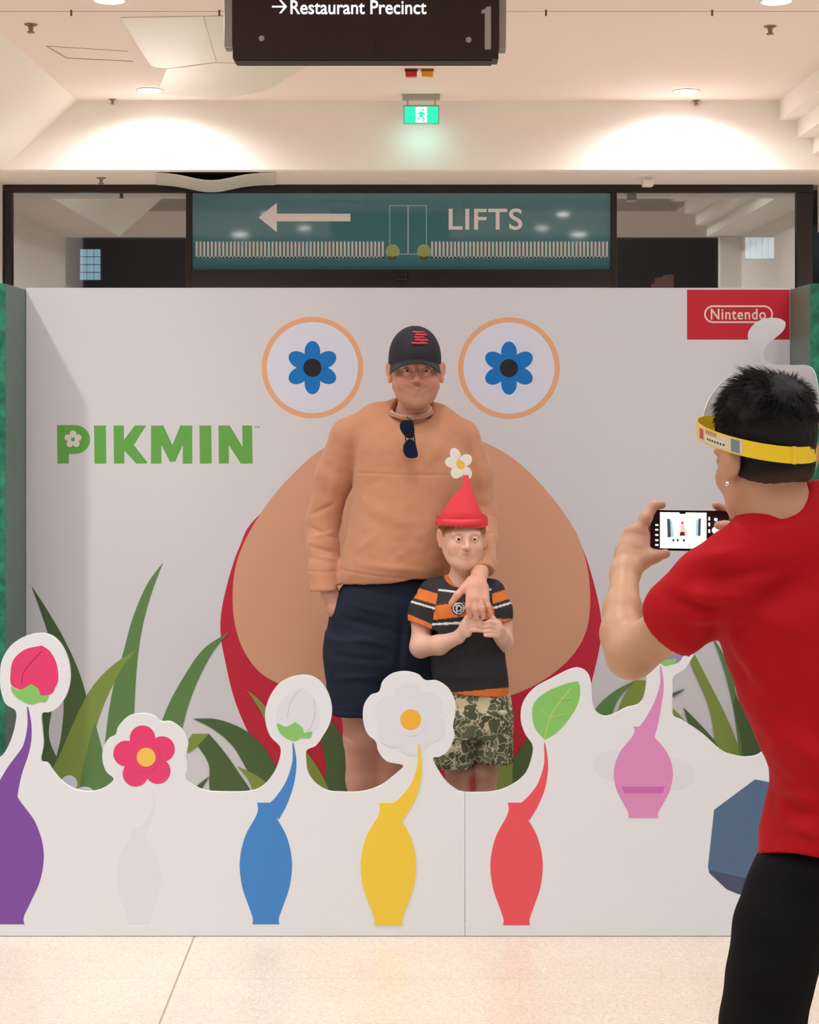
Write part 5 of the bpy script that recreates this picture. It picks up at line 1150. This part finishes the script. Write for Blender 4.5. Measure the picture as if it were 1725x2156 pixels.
# right arm and hand
chainp(S, [(1890,1195,3.02,58),(1850,1390,3.16,48),(1790,1360,3.20,40),(1650,1215,3.25,27),(1615,1175,3.25,26)], .02)
chainp(S, [(1610,1172,3.25,25),(1580,1145,3.25,22)], .02, flat=((0,1,0),.75))
chainp(S, [(1578,1135,3.255,14),(1545,1100,3.26,11),(1520,1072,3.245,10),(1508,1063,3.235,9)], .008)
for dy_ in (0, 17, 33): chainp(S, [(1575,1128+dy_,3.26,12),(1540,1112+dy_,3.268,10.5),(1510,1112+dy_,3.266,9.5)], .008)
chainp(S, [(1590,1150,3.235,16),(1560,1125,3.205,12),(1530,1108,3.205,10),(1512,1106,3.208,9)], .012)
fl3 = HY+CZ*F/DP
for pts in ([(1665,1840,2.89,66),(1630,2000,2.85,60),(1605,2200,2.83,50),(1600,2400,2.86,46),(1598,2620,2.90,34),(1598,2690,2.90,34)], [(1815,1840,2.94,66),(1828,2000,2.97,60),(1835,2200,2.97,50),(1838,2400,3.0,46),(1840,2600,3.03,34),(1840,2660,3.03,34)]): chainp(S, pts, .03)
v, q = S.mesh(2); L = to_local(v, pfr); C = np.tile(np.array(lin((206,158,126))[:3]), (len(v), 1))
C = mixc(C, (206,130,108), .4*(g(L, (.085,.015,0), (.014,.03,.035))+g(L, (-.085,.015,0), (.014,.03,.035))))
hair_fade = np.clip((.10-np.abs(L[:, 2]+.045))/.03, 0, 1)*0
C = mixc(C, (196,120,100), .35*(v[:, 1] > 3.19)*(v[:, 2] > Wp(0,1215,3.2)[2])*(.5+.5*vnoise(v, 60)))
build('body', v, q, M_skin3, ph_, None, True, C); eyes(pfr, ph_, ('dark_brown', (58,38,28)))
# scalp hair
M_blk = mat('hair_black', (24,21,22), .62, attr=True, spec=.25, bump=(300,.35))
hc_ = pfr[0]
S = SDF(axis(hc_[0]-.15,hc_[0]+.15,.0028), axis(hc_[1]-.15,hc_[1]+.15,.0028), axis(hc_[2]-.12,hc_[2]+.17,.0028))
S.ell((0,.018,.038), (.0815,.100,.090), 0, frame=pfr); S.ell((0,.022,-.015), (.0715,.082,.070), .015, frame=pfr); S.ell((0,.030,.078), (.074,.080,.066), .03, frame=pfr)
Rp = np.array(pfr[1])
def lcut(pt, n, k=.004): S.cut(from_local(pt, pfr), Rp@np.array(n, float), k)
f = lambda x, y, z: np.minimum(-(y+.0), 9)*0
# hairline: remove face region, and skin below the nape
def facecut(x, y, z): return np.maximum(np.maximum(y+.018, z-.060), -1) 
S.op(lambda x, y, z: np.maximum(y+.026-.25*np.maximum(z,0), z-.020), *S._fr([(0,0,0)], .2, pfr), k=.012, mode='s', frame=pfr)
S.op(lambda x, y, z: z+.054-.35*np.maximum(.06-y, 0), *S._fr([(0,0,0)], .2, pfr), k=.006, mode='s', frame=pfr)
for s_ in (-1, 1): S.ell((s_*.092,.014,-.006), (.020,.022,.036), .004, 's', frame=pfr)
v, q = S.mesh(2); L = to_local(v, pfr); v = v+normals(v, q)*(.0012*vnoise(v*np.array((1,1,.35)), 260)+.003*vnoise(v, 45)*(L[:, 2] > .06))[:, None]
C = np.tile(np.array(lin((20,18,19))[:3]), (len(v), 1)); C = mixc(C, (96,72,58), .75*np.clip((-.030-L[:, 2])/.04, 0, 1))
hr = build('hair', v, q, M_blk, ph_, None, True, C)
n = 12000; u_ = RNG.uniform(-math.pi, math.pi, n); s__ = RNG.uniform(-.25, 1, n); ph2 = np.arcsin(s__)
loc = np.stack([.080*np.sin(u_)*np.cos(ph2), .022-.098*np.cos(u_)*np.cos(ph2), .042+.098*np.sin(ph2)], 1)
keep = (loc[:, 2] > .056); loc = loc[keep]
nn = loc-np.array((0,.02,.03)); nn /= np.linalg.norm(nn, axis=1)[:, None]
cr = np.array((.0,.085,.105)); fw = loc-cr; fw = fw-nn*((fw*nn).sum(1))[:, None]; fw /= np.linalg.norm(fw, axis=1)[:, None]+1e-6
clump = np.stack([vnoise(loc, 55, 1), vnoise(loc, 55, 2), vnoise(loc, 55, 5)], 1)
tp = np.clip((loc[:, 2]-.07)/.06, 0, 1)[:, None]
dr = fw+nn*(.22+.25*tp)+clump*.45
lens_ = (.016+.024*tp[:, 0])*RNG.uniform(.6, 1.25, len(loc))
cl = np.array(lin((30,27,28))[:3])*RNG.uniform(.4, 1.7, (len(loc), 1))
strands('hair_strands', from_local(loc.T*0 if False else (0,0,0), pfr)+(loc*pfr[2])@Rp.T, dr@Rp.T, lens_, .00085, M_blk, hr, (0,0,-.35), 5, cl, .12)
# ear stud
e_ = from_local((.0885,.004,-.034), pfr); bm = bmesh.new(); bmesh.ops.create_uvsphere(bm, u_segments=20, v_segments=14, radius=.0048, matrix=Matrix.Translation(Wp(1533,1019,2.805)))
MB().bm(bm, mat('stud_silver', (225,222,218), .12, .9)).done('ear_stud', ph_, True)
# yellow paper headband with the plain white back of a card crest
M_yb = mat('band_yellow_card', (250,212,36), .5); M_wc = mat('card_white_back', (236,234,232), .55)
cb = np.array(Wp(1592,924,2.88)); fv = np.array((-.5,.866,0)); lv = np.array((-.866,-.5,0))
def bandpt(t, r, dz): return tuple(cb+fv*(.114+r)*math.cos(t)+lv*(.094+r)*math.sin(t)+np.array((0,0,.026*math.cos(t)+dz)))
def bandseg(t0, t1, n, r0, r1, z0_, z1_, m, name, parent, closed=False):
    vs = []; 
    for i in range(n+1):
        t = t0+(t1-t0)*i/n; vs += [bandpt(t, r0, z0_), bandpt(t, r0, z1_), bandpt(t, r1, z1_), bandpt(t, r1, z0_)]
    fs = []
    for i in range(n):
        a = i*4; b_ = a+4
        for j in range(4): k = (j+1) % 4; fs.append((a+j, b_+j, b_+k, a+k))
    fs += [(3,2,1,0), (n*4, n*4+1, n*4+2, n*4+3)]
    bm = bmesh.new(); vv = [bm.verts.new(p) for p in vs]; [bm.faces.new([vv[i] for i in f_]) for f_ in fs]; bmesh.ops.recalc_face_normals(bm, faces=bm.faces[:])
    return MB().bm(bm, m).done(name, parent)
hb_ = bandseg(0, 2*math.pi-.02, 96, 0, .0014, -.0145, .0145, M_yb, 'headband', ph_)
bandseg(1.05, 2.10, 20, .0015, .0020, -.0125, .0125, mat('label_cream', (232,214,176), .5), 'printed_label', hb_)
bandseg(1.12, 1.27, 6, .0021, .0024, -.009, .009, mat('label_red', (186,92,80), .5), 'label_emblem', hb_)
bandseg(1.34, 1.80, 12, .0021, .0024, -.010, .002, mat('label_white', (236,230,214), .5), 'label_box', hb_)
bandseg(1.34, 1.62, 12, .0021, .0024, .005, .0115, mat('label_tan', (206,152,96), .5), 'label_picture', hb_)
for k, t in enumerate(np.arange(1.39, 1.76, .06)): bandseg(t, t+.035, 2, .0025, .0027, -.006, -.002, mat('label_ink', (70,76,60), .5), 'label_mark', hb_)
bandseg(1.90, 2.05, 4, .0021, .0024, -.011, .011, mat('label_grey', (128,142,150), .5), 'label_square', hb_)
bandseg(2.93, 3.0, 3, .0015, .0035, -.0155, .0155, M_yb, 'band_tab', hb_)
z3 = lambda py: CZ-(py-HY)*2.99/F
cp_ = spl([(.128,z3(902),C_),(.122,z3(872)),(.104,z3(838)),(.078,z3(808)),(.046,z3(782)),(.022,z3(765)),(.010,z3(750)),(.010,z3(738)),(.018,z3(724)),(.022,z3(706)),(.017,z3(690)),(.004,z3(676)),(-.016,z3(669)),(-.036,z3(671)),(-.047,z3(681)),(-.042,z3(697)),(-.026,z3(713)),(-.012,z3(727)),(-.006,z3(742)),(-.009,z3(757)),(-.026,z3(767)),(-.060,z3(769)),(-.092,z3(770)),(-.112,z3(784)),(-.122,z3(815)),(-.126,z3(860)),(-.128,z3(902),C_),(0,z3(902),C_)])
card('card_crest', cp_, .628, 2.885, .118, .0014, M_wc, hb_, math.pi-.20, .0, z3(880), 40, 30)
# t-shirt
M_rs = mat('tshirt_red', (184,6,22), .8, bump=(420,.25), spec=.25)
S = SDF(axis(.38,1.20,.005), axis(2.64,3.20,.005), axis(CZ-(1815-HY)*DP/F,CZ-(1010-HY)*DP/F,.005))
S.loft(sec(DP, [(1806,1600,1892,.0,.135),(1760,1604,1890,.0,.130),(1710,1617,1882,.0,.125),(1655,1628,1878,.0,.122),(1580,1604,1892,.0,.125),(1470,1562,1925,.01,.13),(1390,1532,1945,.015,.135),(1300,1505,1960,.02,.135),(1210,1508,1950,.03,.125),(1150,1545,1915,.03,.10),(1100,1600,1860,.03,.075)]), 0, 2.3)
chainp(S, [(1700,1130,2.89,96),(1620,1150,2.865,72),(1540,1190,2.85,66)], .05); chainp(S, [(1720,1130,2.92,96),(1800,1150,2.97,72),(1890,1190,3.01,64)], .05)
chainp(S, [(1540,1210,2.85,74),(1490,1240,2.87,74),(1440,1292,2.905,72),(1398,1340,2.945,70)], .03); chainp(S, [(1890,1210,3.02,68),(1870,1330,3.09,66),(1860,1370,3.12,62)], .03)
axd = np.array((-.175,.15,-.165)); S.cut(Wp(1411,1322,2.93), axd, lo=(0,2.7,Wp(0,1420,2.9)[2]), hi=(Wp(1478,0,2.9)[0],3.15,Wp(0,1200,2.9)[2]))
S.cut(Wp(0,1355,3.1), (0,.3,-1), lo=(Wp(1775,0,3.1)[0],3.045,Wp(0,1500,3.1)[2]), hi=(9,9,Wp(0,1300,3.1)[2]))
S.cut(Wp(1700,1800,DP), (.0,-.27,-1))
chainp(S, [(1725,1092,2.89,66),(1650,1118,2.865,66)], .03)
chainp(S, [(1690,1128,2.885,84),(1640,1132,2.87,76)], .03)
chainp(S, [(1616,945,2.87,70),(1634,1012,2.87,68)], .008, 's')
S.rc(Wp(1360,1375,2.985), Wp(1425,1312,2.93), .056, .056, .004, 's')
v, q = S.mesh(3)
def B(px, py): return Wp(px, py, 2.775)
fl = [(B(1440,1195), B(1560,1165), .012, .006), (B(1450,1230), B(1640,1200), .014, -.006), (B(1440,1262), B(1580,1255), .010, .005), (B(1395,1265), B(1520,1285), .010, -.007), (B(1385,1290), B(1540,1315), .012, .005), (B(1520,1330), B(1590,1480), .016, -.010), (B(1545,1330), B(1640,1500), .016, .007), (B(1600,1290), B(1700,1210), .022, -.005), (B(1560,1280), B(1690,1330), .022, .005), (B(1570,1400), B(1680,1560), .018, -.005), (B(1605,1600), B(1680,1680), .014, -.008), (B(1615,1668), B(1720,1690), .012, .008), (B(1612,1695), B(1720,1720), .010, -.007), (B(1606,1740), B(1725,1760), .012, .006), (B(1612,1715), B(1690,1770), .009, -.005), (B(1700,1080), B(1560,1120), .010, -.004), (B(1640,1540), B(1780,1640), .022, .005), (B(1500,1180), B(1480,1330), .018, .004), (B(1650,1400), B(1760,1640), .03, -.005)]
v = folds(v, q, [(a, b, w_, am*2.4) for a, b, w_, am in fl], [(11,.006,(1,1,.8)), (26,.0025,(1,1,1.3))])
N_ = normals(v, q); v = v-N_*(.0016*np.exp(-((v[:, 2]-Wp(0,1770,2.78)[2])/.0022)**2))[:, None]
ts_ = build('t_shirt', v, q, M_rs, ph_, None, True)
ncp = np.array(Wp(1645,1062,2.872)); tq = [(ncp[0]+.072*math.sin(t), ncp[1]-.070*math.cos(t), ncp[2]+.008*math.cos(t)*0-.034*(-math.sin(t))*-1*.55+.0) for t in np.linspace(0, 2*math.pi, 48, endpoint=False)]
# trousers
M_tr = mat('trousers_black', (11,11,13), .9, bump=(380,.2), spec=.2)
S = SDF(axis(.48,1.16,.006), axis(2.62,3.22,.006), axis(.03,CZ-(1720-HY)*DP/F,.006))
S.loft(sec(DP, [(1735,1645,1855,.0,.095),(1770,1628,1868,.0,.108),(1800,1606,1884,.0,.122),(1850,1585,1900,.01,.13),(1910,1572,1905,.02,.13),(1960,1590,1895,.03,.11)]), 0, 2.3)
for pts in ([(1657,1900,2.88,92),(1645,1960,2.85,94),(1622,2060,2.83,86),(1604,2160,2.82,82),(1600,2300,2.83,72),(1600,2500,2.87,60),(1600,2650,2.89,52)], [(1815,1900,2.95,92),(1822,1960,2.97,94),(1830,2060,2.97,86),(1834,2160,2.965,80),(1838,2300,2.97,70),(1840,2450,3.0,58),(1842,2600,3.02,50)]): chainp(S, pts, .03)
S.cut((0,0,.055), (0,0,-1)); S.cut(Wp(1700,1738,DP), (0,0,1))
v, q = S.mesh(2); v = folds(v, q, [(B(1600,1850), B(1680,1960), .02, -.005), (B(1560,2050), B(1700,2020), .015, .004), (B(1560,2100), B(1680,2130), .015, -.005), (B(1540,2300), B(1650,2280), .015, .005)], [(12,.004,(1,1,.7))])
build('trousers', v, q, M_tr, ph_, None, True)
shoe(ph_, Wp(1600,0,2.9)[0], 2.93, .28, math.pi+.3, M_shoeb, M_sole); shoe(ph_, Wp(1841,0,3.02)[0], 3.05, .28, math.pi+.1, M_shoeb, M_sole)
# ------------------------------------------------------------------ smartphone
DS_ = 3.225; pc = Wp(1453,1118,DS_)
sp_ = empty('smartphone', 'black smartphone held sideways with its camera screen lit', 'phone', Wp(1453,1160,DS_))
a = Wp(1371,1160,DS_); b_ = Wp(1535,1075,DS_); rollm = .012
def prot(mb): mb.v = [(x, y, z-(x-pc[0])*rollm) for x, y, z in mb.v]; return mb
mb = MB(); bm = bmesh.new(); r = .010
pl = []
for (cx_, cz_, a0) in ((b_[0]-r, b_[2]-r, 0), (a[0]+r, b_[2]-r, 1), (a[0]+r, a[2]+r, 2), (b_[0]-r, a[2]+r, 3)):
    for i in range(7): t = math.pi/2*(a0+i/6); pl.append((cx_+r*math.cos(t), cz_+r*math.sin(t)))
prot(mb.prism(pl, DS_, DS_+.0085, mat('phone_black', (16,16,18), .2))).done('phone_body', sp_)
M_scr = mat('phone_screen_image', (222,232,242), .3, emit=.55); M_scd = mat('screen_dark', (62,84,98), .3, emit=.25); M_scl = mat('screen_light_blue', (158,198,212), .3, emit=.4); M_scr2 = mat('screen_red', (200,90,100), .3, emit=.35); M_ui = mat('screen_ui_white', (240,240,240), .3, emit=.7); M_uid = mat('screen_ui_black', (20,20,24), .3)
pr = Print(DS_, .0003)
pr.p([(1374,1078),(1532,1078),(1532,1156),(1374,1156)], M_uid).p([(1390,1079),(1488,1079),(1488,1155),(1390,1155)], M_scr)
pr.p([(1405,1093),(1411,1093),(1413,1131),(1406,1132)], M_scd).same([(1471,1092),(1476,1091),(1475,1128),(1470,1128)], M_scd)
pr.p([(1411,1095),(1415,1097),(1419,1130),(1413,1131)], M_scl).same([(1466,1095),(1471,1094),(1470,1128),(1465,1127)], M_scl)
pr.p([(1434,1106),(1439,1104),(1443,1112),(1447,1128),(1431,1128)], mat('screen_skin', (226,190,176), .3, emit=.4)).p(circ(1437,1101,3,12), M_scr2).p([(1433,1120),(1441,1120),(1442,1128),(1431,1128)], mat('screen_maroon', (110,40,60), .3, emit=.2))
pr.p([(1430,1078.5),(1444,1078.5),(1443,1082),(1432,1082)], M_uid)
for x in (1418,1427,1440): pr.p([(x-2,1135),(x+2,1135),(x+2,1140),(x-2,1140)], M_scd)
for y in (1106,1116,1127,1138,1148): pr.p([(1380,y-1.5),(1386,y-1.5),(1386,y+1.5),(1380,y+1.5)], M_ui)
for y in (1088,1100,1114): pr.p([(1492,y),(1494.5,y),(1494.5,y+7),(1492,y+7)], M_ui)
pr.p(circ(1507,1093,3.2,14), M_ui).p(circ(1507,1116,7.5,24), M_ui).p(circ(1525,1096,1.6,10), M_ui)
prot(pr.mb).done('screen', sp_)
prot(MB().box((a[0]+.008,DS_+.0085,b_[2]-.034), (a[0]+.034,DS_+.0115,b_[2]-.006), mat('phone_black', (16,16,18), .2), .001)).done('camera_bump', sp_)
